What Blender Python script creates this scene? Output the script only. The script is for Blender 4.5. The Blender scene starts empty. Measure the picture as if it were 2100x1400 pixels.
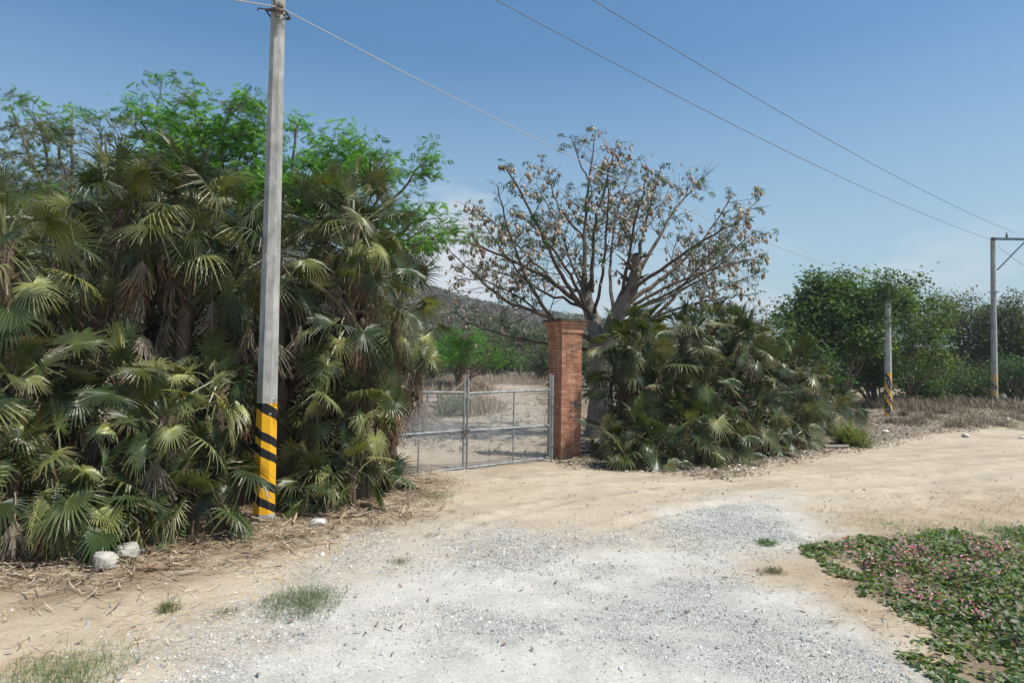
import bpy, math, random
import numpy as np
from mathutils import Matrix, Vector
random.seed(7); RG = np.random.default_rng(11)
PI = math.pi
scene = bpy.context.scene
# ------------------------------------------------------------------ camera
F = 1400.0; CAMZ = 2.1; PITCH = 0.0372; ROLL = 0.015
_f = np.array([0, math.cos(PITCH), math.sin(PITCH)]); _u0 = np.array([0, -math.sin(PITCH), math.cos(PITCH)]); _r0 = np.array([1., 0, 0])
_u = _u0*math.cos(ROLL) - _r0*math.sin(ROLL); _r = _r0*math.cos(ROLL) + _u0*math.sin(ROLL)
cd = bpy.data.cameras.new('camera'); cam = bpy.data.objects.new('camera', cd); scene.collection.objects.link(cam)
cd.sensor_width = 36.0; cd.lens = 24.0; cd.clip_start = 0.05; cd.clip_end = 5000
cam.matrix_world = Matrix(((_r[0], _u[0], -_f[0], 0), (_r[1], _u[1], -_f[1], 0), (_r[2], _u[2], -_f[2], CAMZ), (0, 0, 0, 1)))
scene.camera = cam
# ------------------------------------------------------------------ world, sun, exposure
SUN = Vector((0.46, -0.19, 0.87)).normalized()
w = bpy.data.worlds.new('World'); scene.world = w; w.use_nodes = True
nt = w.node_tree; nt.nodes.clear(); N = nt.nodes.new; L = nt.links.new
out = N('ShaderNodeOutputWorld'); bg = N('ShaderNodeBackground'); bg.inputs[1].default_value = 0.128
sky = N('ShaderNodeTexSky'); sky.sky_type = 'NISHITA'; sky.sun_disc = False
sky.sun_elevation = math.asin(SUN.z); sky.sun_rotation = math.atan2(SUN.x, SUN.y)
sky.air_density = 1.15; sky.dust_density = 2.6; sky.ozone_density = 2.0
hs = N('ShaderNodeHueSaturation'); hs.inputs['Saturation'].default_value = 1.25; L(sky.outputs[0], hs.inputs['Color'])
tn = N('ShaderNodeMix'); tn.data_type = 'RGBA'; tn.blend_type = 'MULTIPLY'; tn.inputs[0].default_value = 1; L(hs.outputs[0], tn.inputs[6]); tn.inputs[7].default_value = (.88, 1.10, 1.12, 1)
tc = N('ShaderNodeTexCoord'); sx = N('ShaderNodeSeparateXYZ'); L(tc.outputs['Generated'], sx.inputs[0])
mp = N('ShaderNodeMapping'); mp.inputs['Scale'].default_value = (3.2, 3.2, 10); L(tc.outputs['Generated'], mp.inputs[0])
nz = N('ShaderNodeTexNoise'); nz.inputs['Scale'].default_value = 1.9; nz.inputs['Detail'].default_value = 7; nz.inputs['Roughness'].default_value = 0.52; L(mp.outputs[0], nz.inputs[0])
he = N('ShaderNodeMapRange'); he.inputs[1].default_value = .42; he.inputs[2].default_value = 0.; he.inputs[3].default_value = 0.; he.inputs[4].default_value = .7; L(sx.outputs[2], he.inputs[0])
hz = N('ShaderNodeMix'); hz.data_type = 'RGBA'; L(he.outputs[0], hz.inputs[0]); L(tn.outputs[2], hz.inputs[6]); hz.inputs[7].default_value = (4.3, 5.5, 6.4, 1)
band = N('ShaderNodeMapRange'); band.inputs[1].default_value = 0.20; band.inputs[2].default_value = 0.08; L(sx.outputs[2], band.inputs[0])
th = N('ShaderNodeMapRange'); th.inputs[1].default_value = 0.47; th.inputs[2].default_value = 0.66; L(nz.outputs[0], th.inputs[0])
ml = N('ShaderNodeMath'); ml.operation = 'MULTIPLY'; L(band.outputs[0], ml.inputs[0]); L(th.outputs[0], ml.inputs[1])
m2 = N('ShaderNodeMath'); m2.operation = 'MULTIPLY'; m2.inputs[1].default_value = 0.8; L(ml.outputs[0], m2.inputs[0])
# one brighter cumulus bank low over the hill
dt = N('ShaderNodeVectorMath'); dt.operation = 'DISTANCE'; L(tc.outputs['Generated'], dt.inputs[0]); dt.inputs[1].default_value = (-0.11, 0.985, 0.115)
nd = N('ShaderNodeMath'); nd.operation = 'MULTIPLY_ADD'; nd.inputs[1].default_value = -0.22; L(nz.outputs[0], nd.inputs[0]); L(dt.outputs['Value'], nd.inputs[2])
bk = N('ShaderNodeMapRange'); bk.inputs[1].default_value = 0.02; bk.inputs[2].default_value = -0.045; L(nd.outputs[0], bk.inputs[0])
mx = N('ShaderNodeMath'); mx.operation = 'MAXIMUM'; L(m2.outputs[0], mx.inputs[0]); L(bk.outputs[0], mx.inputs[1])
mc = N('ShaderNodeMix'); mc.data_type = 'RGBA'; L(mx.outputs[0], mc.inputs[0]); L(hz.outputs[2], mc.inputs[6]); mc.inputs[7].default_value = (5.6, 5.9, 6.3, 1)
L(mc.outputs[2], bg.inputs[0]); L(bg.outputs[0], out.inputs[0])
sd = bpy.data.lights.new('sun', 'SUN'); sd.energy = 4.9; sd.angle = math.radians(0.5); sd.color = (1.0, 0.96, 0.89)
so = bpy.data.objects.new('sun', sd); scene.collection.objects.link(so); so.rotation_euler = SUN.to_track_quat('Z', 'Y').to_euler(); so.location = (20, -10, 40)
scene.view_settings.view_transform = 'Standard'; scene.view_settings.look = 'None'; scene.view_settings.exposure = 0.0; scene.view_settings.gamma = 1.0
scene.render.engine = 'CYCLES'; scene.cycles.max_bounces = 6; scene.cycles.transparent_max_bounces = 4
# ------------------------------------------------------------------ noise and terrain
def vnoise(x, y, seed=0):
    xi = np.floor(x).astype(np.int64); yi = np.floor(y).astype(np.int64); fx = x-xi; fy = y-yi
    fx = fx*fx*(3-2*fx); fy = fy*fy*(3-2*fy)
    def h(a, b):
        n = (a*374761393 + b*668265263 + seed*974711) & 0x7fffffff
        n = ((n ^ (n >> 13))*1274126177) & 0x7fffffff
        n = (n ^ (n >> 16)) & 0xffff
        return n/65535.0
    return (h(xi, yi)*(1-fx)+h(xi+1, yi)*fx)*(1-fy) + (h(xi, yi+1)*(1-fx)+h(xi+1, yi+1)*fx)*fy
def fbm(x, y, o=4, seed=0):
    x = np.asarray(x, float); y = np.asarray(y, float); s = 0; a = .5; t = 0
    for i in range(o): s = s + a*vnoise(x*2**i, y*2**i, seed+i*17); t += a; a *= .5
    return s/t
def sstep(a, b, v): t = np.clip((v-a)/(b-a), 0, 1); return t*t*(3-2*t)
HU = [-3, -1.3, -.75, -.39, -.2, -.086, .036, .15, .3, .5, .8, 1.6, 3]; HV = [.14, .17, .178, .172, .132, .098, .075, .06, .035, .02, .016, .02, .02]
def terrain(x, y):
    x = np.asarray(x, float); y = np.asarray(y, float)
    d = np.sqrt(x*x+y*y)
    z = (.012+.012*(1-sstep(.3, .7, x/np.maximum(y, 1))))*np.clip(d-20, 0, 62)*sstep(16, 30, y)
    u = x/np.maximum(y, 1)
    hh = np.interp(u, HU, HV)*270*(.9+.2*fbm(u*9, y*0+3, 3, 5))
    z = z + hh*sstep(75, 270, d)*(y > 5)*(1-.5*sstep(300, 900, d))
    z = z + (fbm(x*.05, y*.05, 4, 9)-.5)*6*sstep(70, 200, d)
    # near relief: litter bank on the right, verge on the left
    z = z + (fbm(x*.35, y*.35, 3, 2)-.5)*.10*sstep(3, 9, d) + (fbm(x*2.3, y*2.3, 3, 4)-.5)*.045*(1-sstep(30, 60, d))
    return z
def ray(px, py):
    return _f + (px-1050)/F*_r - (py-700)/F*_u
def P(px, py, depth):
    r = ray(px, py); p = np.array([0, 0, CAMZ]) + r*depth/r[1]; return p
def G(px, py):
    r = ray(px, py); t = CAMZ/max(1e-3, -r[2]) if r[2] < 0 else 100.
    t = min(t, 200)
    for _ in range(30):
        q = np.array([0, 0, CAMZ]) + r*t; g = float(terrain(q[0], q[1])); t2 = (CAMZ-g)/max(1e-3, -r[2]); t = .6*t+.4*min(t2, 300)
    q = np.array([0, 0, CAMZ]) + r*t; q[2] = float(terrain(q[0], q[1])); return q
def topx(p):
    v = np.asarray(p, float)-np.array([0, 0, CAMZ]); k = v@_f
    return 1050+F*(v@_r)/k, 700-F*(v@_u)/k
def polyW(pts): return [tuple(G(*p)[:2]) for p in pts]
def sdist(x, y, poly):
    inside = np.zeros(x.shape, bool); dm = np.full(x.shape, 1e9); n = len(poly)
    for i in range(n):
        x1, y1 = poly[i]; x2, y2 = poly[(i+1) % n]
        c = ((y1 > y) != (y2 > y)) & (x < (x2-x1)*(y-y1)/((y2-y1) or 1e-9)+x1); inside ^= c
        dx, dy = x2-x1, y2-y1; t = np.clip(((x-x1)*dx+(y-y1)*dy)/(dx*dx+dy*dy+1e-12), 0, 1)
        dm = np.minimum(dm, np.hypot(x-x1-t*dx, y-y1-t*dy))
    return np.where(inside, -dm, dm)
# ------------------------------------------------------------------ mesh builder
class MB:
    def __init__(s): s.V = []; s.F = {3: [], 4: []}; s.C = []; s.n = 0; s.M = {3: [], 4: []}
    def add(s, v, f, c, m=0):
        v = np.asarray(v, float).reshape(-1, 3); f = np.asarray(f, np.int64); k = f.shape[1]
        c = np.asarray(c, float); c = np.broadcast_to(c, (len(v), 3)) if c.ndim == 1 else c
        s.V.append(v); s.C.append(c); s.F[k].append(f+s.n); s.M[k].append(np.full(len(f), m)); s.n += len(v)
    def inst(s, tv, tf, R, T, c, m=0, vc=None):
        """N copies of template (tv, tf); R (N,3,3) incl. scale; T (N,3); c (N,3); vc (V,3) per-vertex tint factor"""
        n = len(T)
        if n == 0: return
        tv = np.asarray(tv, float); tf = np.asarray(tf)
        v = np.einsum('nij,vj->nvi', R, tv)+T[:, None, :]
        c = np.broadcast_to(np.asarray(c, float), (n, 3)); cc = np.repeat(c[:, None, :], len(tv), 1)
        if vc is not None: cc = cc*vc[None]
        f = (tf[None]+(np.arange(n)*len(tv))[:, None, None]).reshape(-1, tf.shape[1])
        s.add(v.reshape(-1, 3), f, cc.reshape(-1, 3), m)
    def box(s, c, sz, col, rz=0, m=0):
        x, y, z = np.asarray(sz)/2; v = np.array([[a*x, b*y, d*z] for a in (-1, 1) for b in (-1, 1) for d in (-1, 1)])
        co, si = math.cos(rz), math.sin(rz); v = np.c_[v[:, 0]*co-v[:, 1]*si, v[:, 0]*si+v[:, 1]*co, v[:, 2]]+np.asarray(c)
        s.add(v, [[0, 1, 3, 2], [4, 6, 7, 5], [0, 4, 5, 1], [2, 3, 7, 6], [0, 2, 6, 4], [1, 5, 7, 3]], col, m)
    def tube(s, pts, rad, col, sides=6, cap=False, m=0, ph=0.):
        pts = np.asarray(pts, float); n = len(pts); rad = np.broadcast_to(np.asarray(rad, float), (n,))
        t = np.gradient(pts, axis=0); t /= np.linalg.norm(t, axis=1)[:, None]+1e-12
        a = np.array([1., 0, 0]) if abs(t[0][0]) < .9 else np.array([0, 1., 0])
        if abs(t[0][2]) > .95: a = np.array([1., 0, 0])
        A = []; 
        for i in range(n):
            a = a-t[i]*(a@t[i]); a /= np.linalg.norm(a)+1e-12; A.append(a)
        A = np.array(A); B = np.cross(t, A); th = np.arange(sides)*2*PI/sides+ph
        v = pts[:, None]+rad[:, None, None]*(A[:, None]*np.cos(th)[None, :, None]+B[:, None]*np.sin(th)[None, :, None])
        i = np.arange(n-1)[:, None]; j = np.arange(sides)[None]; jn = (j+1) % sides
        f = np.stack(np.broadcast_arrays(i*sides+j, i*sides+jn, (i+1)*sides+jn, (i+1)*sides+j), -1).reshape(-1, 4)
        s.add(v.reshape(-1, 3), f, col, m)
        if cap:
            for ring, flip in ((0, 1), (n-1, 0)):
                base = v[ring]; cc = base.mean(0); vv = np.vstack([base, cc]); ff = [[k, (k+1) % sides, sides] if not flip else [(k+1) % sides, k, sides] for k in range(sides)]
                s.add(vv, ff, col, m)
    def build(s, name, mats, parent=None, smooth=False, link=True, recenter=None):
        me = bpy.data.meshes.new(name)
        V = np.concatenate(s.V); C = np.concatenate(s.C)
        if recenter is not None: V = V-np.asarray(recenter)
        lv = []; ls = []; mi = []; off = 0
        for k in (3, 4):
            if s.F[k]:
                f = np.concatenate(s.F[k]); lv.append(f.reshape(-1)); ls.append(off+np.arange(len(f))*k); off += f.size; mi.append(np.concatenate(s.M[k]))
        lv = np.concatenate(lv); ls = np.concatenate(ls); mi = np.concatenate(mi)
        me.vertices.add(len(V)); me.vertices.foreach_set('co', V.reshape(-1)); me.loops.add(len(lv)); me.loops.foreach_set('vertex_index', lv.astype(np.int32))
        me.polygons.add(len(ls)); me.polygons.foreach_set('loop_start', ls.astype(np.int32)); me.polygons.foreach_set('material_index', mi.astype(np.int32))
        me.polygons.foreach_set('use_smooth', np.full(len(ls), bool(smooth)))
        ca = me.color_attributes.new('tint', 'FLOAT_COLOR', 'POINT'); ca.data.foreach_set('color', np.c_[C, np.ones(len(C))].reshape(-1).astype(np.float32))
        for mt in (mats if isinstance(mats, list) else [mats]): me.materials.append(mt)
        me.update(calc_edges=True)
        o = bpy.data.objects.new(name, me)
        if link: scene.collection.objects.link(o)
        if parent is not None: o.parent = parent
        return o
def tag(o, label=None, cat=None, group=None, kind=None):
    if label: o['label'] = label
    if cat: o['category'] = cat
    if group: o['group'] = group
    if kind: o['kind'] = kind
    return o
def empty(name, loc, label, cat, group=None, rz=0):
    o = bpy.data.objects.new(name, None); scene.collection.objects.link(o); o.location = tuple(loc); o.rotation_euler = (0, 0, rz); o.empty_display_size = .2
    return tag(o, label, cat, group)
def dup(root, loc, rz, sc, label, group=None, cat=None):
    r = root.copy(); scene.collection.objects.link(r); r.location = tuple(loc); r.rotation_euler = (0, 0, rz); r.scale = (sc, sc, sc) if np.isscalar(sc) else sc
    r['label'] = label
    if group: r['group'] = group
    if cat: r['category'] = cat
    for ch in root.children:
        c = ch.copy(); scene.collection.objects.link(c); c.parent = r
    return r
def rotm(ax, ay, az):
    ax, ay, az = map(np.asarray, (ax, ay, az)); cx, sx_, cy, sy, cz, sz = np.cos(ax), np.sin(ax), np.cos(ay), np.sin(ay), np.cos(az), np.sin(az); o = np.zeros_like(cx); l = o+1
    X = np.stack([np.stack([l, o, o], -1), np.stack([o, cx, -sx_], -1), np.stack([o, sx_, cx], -1)], -2)
    Y = np.stack([np.stack([cy, o, sy], -1), np.stack([o, l, o], -1), np.stack([-sy, o, cy], -1)], -2)
    Z = np.stack([np.stack([cz, -sz, o], -1), np.stack([sz, cz, o], -1), np.stack([o, o, l], -1)], -2)
    return Z@Y@X
def rrot(n, tilt=PI): return rotm(RG.uniform(-tilt, tilt, n), RG.uniform(-tilt, tilt, n), RG.uniform(0, 2*PI, n))
# ------------------------------------------------------------------ materials
def newmat(name, rough=.6, spec=.3, noise=None, grime=None, bump=None, transl=0., tcol=None, metal=0., bright=(0.75, 1.25)):
    m = bpy.data.materials.new(name); m.use_nodes = True; t = m.node_tree; b = t.nodes['Principled BSDF']; o = t.nodes['Material Output']
    a = t.nodes.new('ShaderNodeAttribute'); a.attribute_name = 'tint'; col = a.outputs['Color']
    tcn = t.nodes.new('ShaderNodeTexCoord')
    if noise:
        n = t.nodes.new('ShaderNodeTexNoise'); n.inputs['Scale'].default_value = noise; n.inputs['Detail'].default_value = 4; t.links.new(tcn.outputs['Object'], n.inputs[0])
        r = t.nodes.new('ShaderNodeMapRange'); r.inputs[1].default_value = .3; r.inputs[2].default_value = .7; r.inputs[3].default_value = bright[0]; r.inputs[4].default_value = bright[1]; t.links.new(n.outputs[0], r.inputs[0])
        v = t.nodes.new('ShaderNodeVectorMath'); v.operation = 'SCALE'; t.links.new(col, v.inputs[0]); t.links.new(r.outputs[0], v.inputs['Scale']); col = v.outputs[0]
    if grime:
        mp_ = t.nodes.new('ShaderNodeMapping'); mp_.inputs['Scale'].default_value = (grime, grime, grime*.22); t.links.new(tcn.outputs['Object'], mp_.inputs[0])
        n = t.nodes.new('ShaderNodeTexNoise'); n.inputs['Scale'].default_value = 1.; n.inputs['Detail'].default_value = 6; n.inputs['Roughness'].default_value = .65; t.links.new(mp_.outputs[0], n.inputs[0])
        r = t.nodes.new('ShaderNodeMapRange'); r.inputs[1].default_value = .36; r.inputs[2].default_value = .62; r.inputs[3].default_value = .66; r.inputs[4].default_value = 1.1; t.links.new(n.outputs[0], r.inputs[0])
        v = t.nodes.new('ShaderNodeVectorMath'); v.operation = 'SCALE'; t.links.new(col, v.inputs[0]); t.links.new(r.outputs[0], v.inputs['Scale']); col = v.outputs[0]
    t.links.new(col, b.inputs['Base Color']); b.inputs['Roughness'].default_value = rough; b.inputs['Specular IOR Level'].default_value = spec; b.inputs['Metallic'].default_value = metal
    if bump:
        n = t.nodes.new('ShaderNodeTexNoise'); n.inputs['Scale'].default_value = bump[0]; n.inputs['Detail'].default_value = 5; t.links.new(tcn.outputs['Object'], n.inputs[0])
        bp = t.nodes.new('ShaderNodeBump'); bp.inputs['Strength'].default_value = bump[1]; bp.inputs['Distance'].default_value = bump[2]; t.links.new(n.outputs[0], bp.inputs['Height']); t.links.new(bp.outputs[0], b.inputs['Normal'])
    if transl:
        tr = t.nodes.new('ShaderNodeBsdfTranslucent'); mixs = t.nodes.new('ShaderNodeMixShader'); mixs.inputs[0].default_value = transl
        mm = t.nodes.new('ShaderNodeMix'); mm.data_type = 'RGBA'; mm.blend_type = 'MULTIPLY'; mm.inputs[0].default_value = 1; t.links.new(col, mm.inputs[6]); mm.inputs[7].default_value = (*(tcol or (1.5, 1.7, .7)), 1)
        t.links.new(mm.outputs[2], tr.inputs[0]); t.links.new(b.outputs[0], mixs.inputs[1]); t.links.new(tr.outputs[0], mixs.inputs[2]); t.links.new(mixs.outputs[0], o.inputs[0])
    return m
M_palm = newmat('palm_leaf', .40, .5, transl=.18, tcol=(1.6, 1.6, .4), noise=2.2, bright=(.65, 1.3))
M_dead = newmat('dead_palm_leaf', .85, .15, noise=6, transl=.08, tcol=(1, .8, .6))
M_bark = newmat('bark', .9, .15, noise=9, bump=(30, .6, .02))
M_leaf = newmat('broad_leaf', .5, .35, transl=.3, tcol=(1.6, 1.9, .5))
M_dry = newmat('dry_litter', .9, .1, noise=4)
M_stone = newmat('stone', .9, .2, noise=14, grime=7, bump=(25, .5, .02))
M_metal = newmat('galvanised_steel', .5, .4, noise=12, grime=6, metal=.4, bright=(.8, 1.15))
M_plain = newmat('painted', .55, .3, noise=20, bright=(.85, 1.12))
# ------------------------------------------------------------------ ground
gravel_poly = polyW([(250, 1400), (380, 1295), (540, 1215), (640, 1160), (760, 1100), (930, 1078), (1120, 1082), (1290, 1076), (1330, 1040), (1450, 1022), (1620, 1016), (1690, 1060), (1700, 1105), (1610, 1160), (1560, 1190), (1690, 1245), (1800, 1310), (1880, 1400)]) + [(2.2, -6), (-3.0, -6)]
sand_poly = polyW([(870, 985), (1110, 953), (1300, 968), (1480, 985), (1640, 950), (1900, 893), (2100, 868), (2700, 840), (2900, 1000), (2100, 1010), (1900, 1020), (1650, 1060), (1300, 1090), (1000, 1095), (880, 1060)])
litter_poly = polyW([(1170, 935), (1500, 920), (1700, 880), (1900, 800), (2500, 795), (2600, 845), (2100, 862), (1900, 890), (1640, 945), (1480, 978), (1300, 962), (1185, 955)])
verge_poly = polyW([(-500, 1260), (-500, 900), (860, 960), (930, 990), (880, 1060), (660, 1120), (480, 1170), (200, 1235)])
vine_poly = polyW([(1665, 1135), (1720, 1108), (1830, 1100), (2100, 1092), (2500, 1090), (2600, 1400), (2300, 1640), (2030, 1470), (1985, 1385), (1940, 1320), (1885, 1260), (1760, 1225), (1715, 1180), (1740, 1165)])
weed_poly = polyW([(-100, 1335), (60, 1345), (260, 1335), (330, 1345), (250, 1400), (200, 1500), (-300, 1600)])
track_poly = [tuple(G(*p)[:2]) for p in ((870, 975), (1115, 945), (1120, 860), (1080, 800), (1130, 780), (1100, 768), (1010, 762), (985, 775), (1000, 800), (930, 850), (850, 900))]
def axis(a, b, f0, f1, step, grow):
    c = list(np.arange(f0, f1, step)); s = step; v = c[-1]
    while v < b: s *= grow; v += s; c.append(v)
    s = step; v = c[0]; pre = []
    while v > a: s *= grow; v -= s; pre.append(v)
    return np.array(pre[::-1]+c)
gx = axis(-900, 900, -8, 13, .085, 1.045); gy = axis(-40, 1300, 3.2, 20, .06, 1.028)
X, Y = np.meshgrid(gx, gy); nx, ny = len(gx), len(gy)
wob = (fbm(X*1.1, Y*1.1, 4, 31)-.5)
wob2 = fbm(X*4, Y*4, 3, 33)-.5; gs = sdist(X, Y, gravel_poly)+wob*1.6+wob2*.5; ss = sdist(X, Y, sand_poly)+wob*1.2; ls_ = sdist(X, Y, litter_poly)+wob*1.0
vs = sdist(X, Y, verge_poly)+wob*1.4; vn = sdist(X, Y, vine_poly)+wob*.6; ts = sdist(X, Y, track_poly)+wob*2
Z = terrain(X, Y)
gm = 1-sstep(-.8, .55, gs); sm = 1-sstep(-.3, .3, ss); lm = 1-sstep(-.25, .15, ls_); vm = 1-sstep(-.5, .4, vs); nm = 1-sstep(-.2, .2, vn); tm = 1-sstep(-1, 1, ts)
Z += lm*.10*fbm(X*3, Y*3, 3, 51) + vm*.05*fbm(X*4, Y*4, 3, 52) - gm*.01
# tyre ruts swinging from the gate to the right-hand road and toward the camera
for k, (cx0, cy0, R0) in enumerate(((7.5, 4.5, 7.6), (7.5, 4.5, 9.2), (6.0, 24.0, 12.5), (6.2, 24.4, 14.2))):
    rr = np.hypot(X-cx0, Y-cy0)-R0; ok = sm*(Y > 8.5)
    Z += ok*(-.03*np.exp(-(rr/.13)**2)+.02*np.exp(-((np.abs(rr)-.22)/.08)**2))
f1 = fbm(X*.9, Y*.9, 5, 61); f2 = fbm(X*5, Y*5, 4, 62); f3 = fbm(X*.35, Y*.35, 3, 63); f4 = fbm(X*16, Y*16, 2, 64)
def mixc(a, b, t): return a*(1-t[..., None])+b*t[..., None]
def c3(*a): return np.array(a)[None, None, :]
col = mixc(c3(.43, .335, .235), c3(.54, .44, .325), sstep(.3, .7, f1))
col = mixc(col, c3(.40, .285, .17), sstep(.55, .72, f2)*.5*(1-sm))
col = mixc(col, mixc(c3(.50, .405, .30), c3(.56, .465, .35), sstep(.35, .65, f1)), sm)
col = mixc(col, mixc(c3(.31, .255, .20), c3(.20, .16, .125), sstep(.4, .65, f2)), lm)
col = mixc(col, mixc(c3(.40, .31, .21), c3(.24, .17, .11), sstep(.4, .6, f2)), vm*.8)
st = fbm(X*.5+Y*.35, Y*3.2-X*1.6, 4, 66); col = col*(1-.14*sm*sstep(.5, .68, st))[..., None]; col = mixc(col, c3(.42, .33, .23), sm*sstep(.56, .7, f1)*.35)
gcol = mixc(c3(.59, .55, .49), c3(.50, .48, .44), sstep(.42, .6, f1)); gcol = gcol*(.93+.14*f2[..., None])
gcol = mixc(gcol, c3(.52, .44, .34), sstep(.56, .7, f3)*.6)
col = mixc(col, gcol, gm)
col = mixc(col, c3(.17, .125, .085), nm*.9)
far = sstep(24, 34, Y)
wild = mixc(c3(.34, .27, .19), c3(.42, .34, .24), f2)
wild = mixc(wild, c3(.22, .21, .12), sstep(.45, .65, f1)*.7); wild = wild*(1-.45*sstep(46, 60, Y))[..., None]
behind = sstep(14.5, 16.5, Y+(X-.6)*.6)*(X < 2.2)
col = mixc(col, mixc(c3(.28, .22, .165), c3(.37, .31, .245), sstep(.35, .65, f2)), behind*(1-sm)*(1-lm))
col = mixc(col, wild, far*(1-sm)*(1-lm)*.8)
col = mixc(col, mixc(c3(.40, .33, .26), c3(.47, .395, .31), f1), tm)
hillc = mixc(c3(.235, .20, .18), c3(.19, .175, .14), sstep(.4, .6, fbm(X*.03, Y*.03, 4, 71)))
col = mixc(col, hillc, sstep(70, 120, Y))
pebble = np.clip(gm*sstep(.40, .62, f3*.4+f1*.6)+.25*gm, 0, 1)
V = np.stack([X, Y, Z], -1).reshape(-1, 3); C = (col*.86).reshape(-1, 3)
I = (np.arange(ny-1)[:, None]*nx+np.arange(nx-1)[None]); Q = np.stack([I, I+1, I+nx+1, I+nx], -1).reshape(-1, 4)
def facemask(m): return (m[:-1, :-1]).reshape(-1)
isg = facemask(gs < 0); iss = facemask(ss < 0) & ~isg; ist = facemask(ts < 0) & ~isg & ~iss
Mg = bpy.data.materials.new('bare_ground'); Mg.use_nodes = True; t = Mg.node_tree; b = t.nodes['Principled BSDF']
b.inputs['Roughness'].default_value = .95; b.inputs['Specular IOR Level'].default_value = .12
def nn(k): return t.nodes.new(k)
at = nn('ShaderNodeAttribute'); at.attribute_name = 'tint'; ap = nn('ShaderNodeAttribute'); ap.attribute_name = 'pebble'
geo = nn('ShaderNodeNewGeometry')
vo = nn('ShaderNodeTexVoronoi'); vo.inputs['Scale'].default_value = 55; t.links.new(geo.outputs['Position'], vo.inputs[0])
n1 = nn('ShaderNodeTexNoise'); n1.inputs['Scale'].default_value = 28; n1.inputs['Detail'].default_value = 8; n1.inputs['Roughness'].default_value = .7; t.links.new(geo.outputs['Position'], n1.inputs[0])
n2 = nn('ShaderNodeTexNoise'); n2.inputs['Scale'].default_value = 3.1; n2.inputs['Detail'].default_value = 6; n2.inputs['Roughness'].default_value = .65; t.links.new(geo.outputs['Position'], n2.inputs[0])
def mr(src, a, b_, c, d):
    r = nn('ShaderNodeMapRange'); r.inputs[1].default_value = a; r.inputs[2].default_value = b_; r.inputs[3].default_value = c; r.inputs[4].default_value = d; t.links.new(src, r.inputs[0]); return r.outputs[0]
def mth(op, a, b_):
    m = nn('ShaderNodeMath'); m.operation = op
    for i, q in enumerate((a, b_)):
        if isinstance(q, float): m.inputs[i].default_value = q
        else: t.links.new(q, m.inputs[i])
    return m.outputs[0]
sv = nn('ShaderNodeSeparateColor'); t.links.new(vo.outputs['Color'], sv.inputs[0])
peb = mr(sv.outputs[0], 0., 1., .70, 1.2)
mixp = nn('ShaderNodeMix'); mixp.data_type = 'FLOAT'; mixp.inputs[2].default_value = 1.; t.links.new(ap.outputs['Fac'], mixp.inputs[0]); t.links.new(peb, mixp.inputs[3])
fac = mth('MULTIPLY', mixp.outputs[0], mth('MULTIPLY', mr(n1.outputs[0], .3, .7, .84, 1.14), mr(n2.outputs[0], .3, .7, .88, 1.1)))
sc_ = nn('ShaderNodeVectorMath'); sc_.operation = 'SCALE'; t.links.new(at.outputs['Color'], sc_.inputs[0]); t.links.new(fac, sc_.inputs['Scale']); t.links.new(sc_.outputs[0], b.inputs['Base Color'])
hgt = mth('ADD', mth('MULTIPLY', n1.outputs[0], .010), mth('MULTIPLY', mth('MULTIPLY', mr(vo.outputs['Distance'], 0., .6, 1., 0.), ap.outputs['Fac']), .012))
bp = nn('ShaderNodeBump'); bp.inputs['Strength'].default_value = .9; bp.inputs['Distance'].default_value = 1.; t.links.new(hgt, bp.inputs['Height']); t.links.new(bp.outputs[0], b.inputs['Normal'])
PB = pebble.reshape(-1)
for nm_, mask in (('ground', ~(isg | iss | ist)), ('gravel_driveway', isg), ('dirt_road', iss), ('dirt_track', ist)):
    q = Q[mask]; ids, inv = np.unique(q, return_inverse=True); mb = MB(); mb.add(V[ids], inv.reshape(-1, 4), C[ids])
    o = mb.build(nm_, Mg, smooth=True); a_ = o.data.attributes.new('pebble', 'FLOAT', 'POINT'); a_.data.foreach_set('value', PB[ids].astype(np.float32)); tag(o, kind='structure')
def gz(x, y):   # height of the built sheet (bilinear)
    x = np.asarray(x, float); y = np.asarray(y, float)
    i = np.clip(np.searchsorted(gx, x)-1, 0, nx-2); j = np.clip(np.searchsorted(gy, y)-1, 0, ny-2)
    a = (x-gx[i])/(gx[i+1]-gx[i]); c = (y-gy[j])/(gy[j+1]-gy[j])
    return (Z[j, i]*(1-a)+Z[j, i+1]*a)*(1-c)+(Z[j+1, i]*(1-a)+Z[j+1, i+1]*a)*c
def GP(px, py):
    q = G(px, py); q[2] = float(gz(q[0], q[1])); return q
def samp(poly, n, edge=0., box=None):
    pp = np.array(poly); lo = pp.min(0) if box is None else np.array(box[0]); hi = pp.max(0) if box is None else np.array(box[1])
    x = RG.uniform(lo[0], hi[0], n); y = RG.uniform(lo[1], hi[1], n); return x, y, sdist(x, y, poly)
# ---- loose stones on the gravel
rock_t = np.array([[0, 0, .55], [.5, .1, .1], [.1, .5, .15], [-.5, .05, .1], [-.05, -.5, .05], [.3, -.35, -.1], [-.3, .3, -.15], [0, 0, -.4]])
rock_f = np.array([[0, 1, 2], [0, 2, 6], [0, 6, 3], [0, 3, 4], [0, 4, 5], [0, 5, 1], [1, 7, 2], [2, 7, 6], [6, 7, 3], [3, 7, 4], [4, 7, 5], [5, 7, 1]])
def stones(name, x, y, s, cols, label, cat):
    n = len(x); R = rotm(RG.uniform(-.5, .5, n), RG.uniform(-.5, .5, n), RG.uniform(0, 2*PI, n))*s[:, None, None]
    R = R*RG.uniform(.7, 1.3, (n, 1, 3)); T = np.c_[x, y, gz(x, y)+s*.02]
    mb = MB(); mb.inst(rock_t, rock_f, R, T, cols); return tag(mb.build(name, M_stone), label, cat, kind='stuff')
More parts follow.
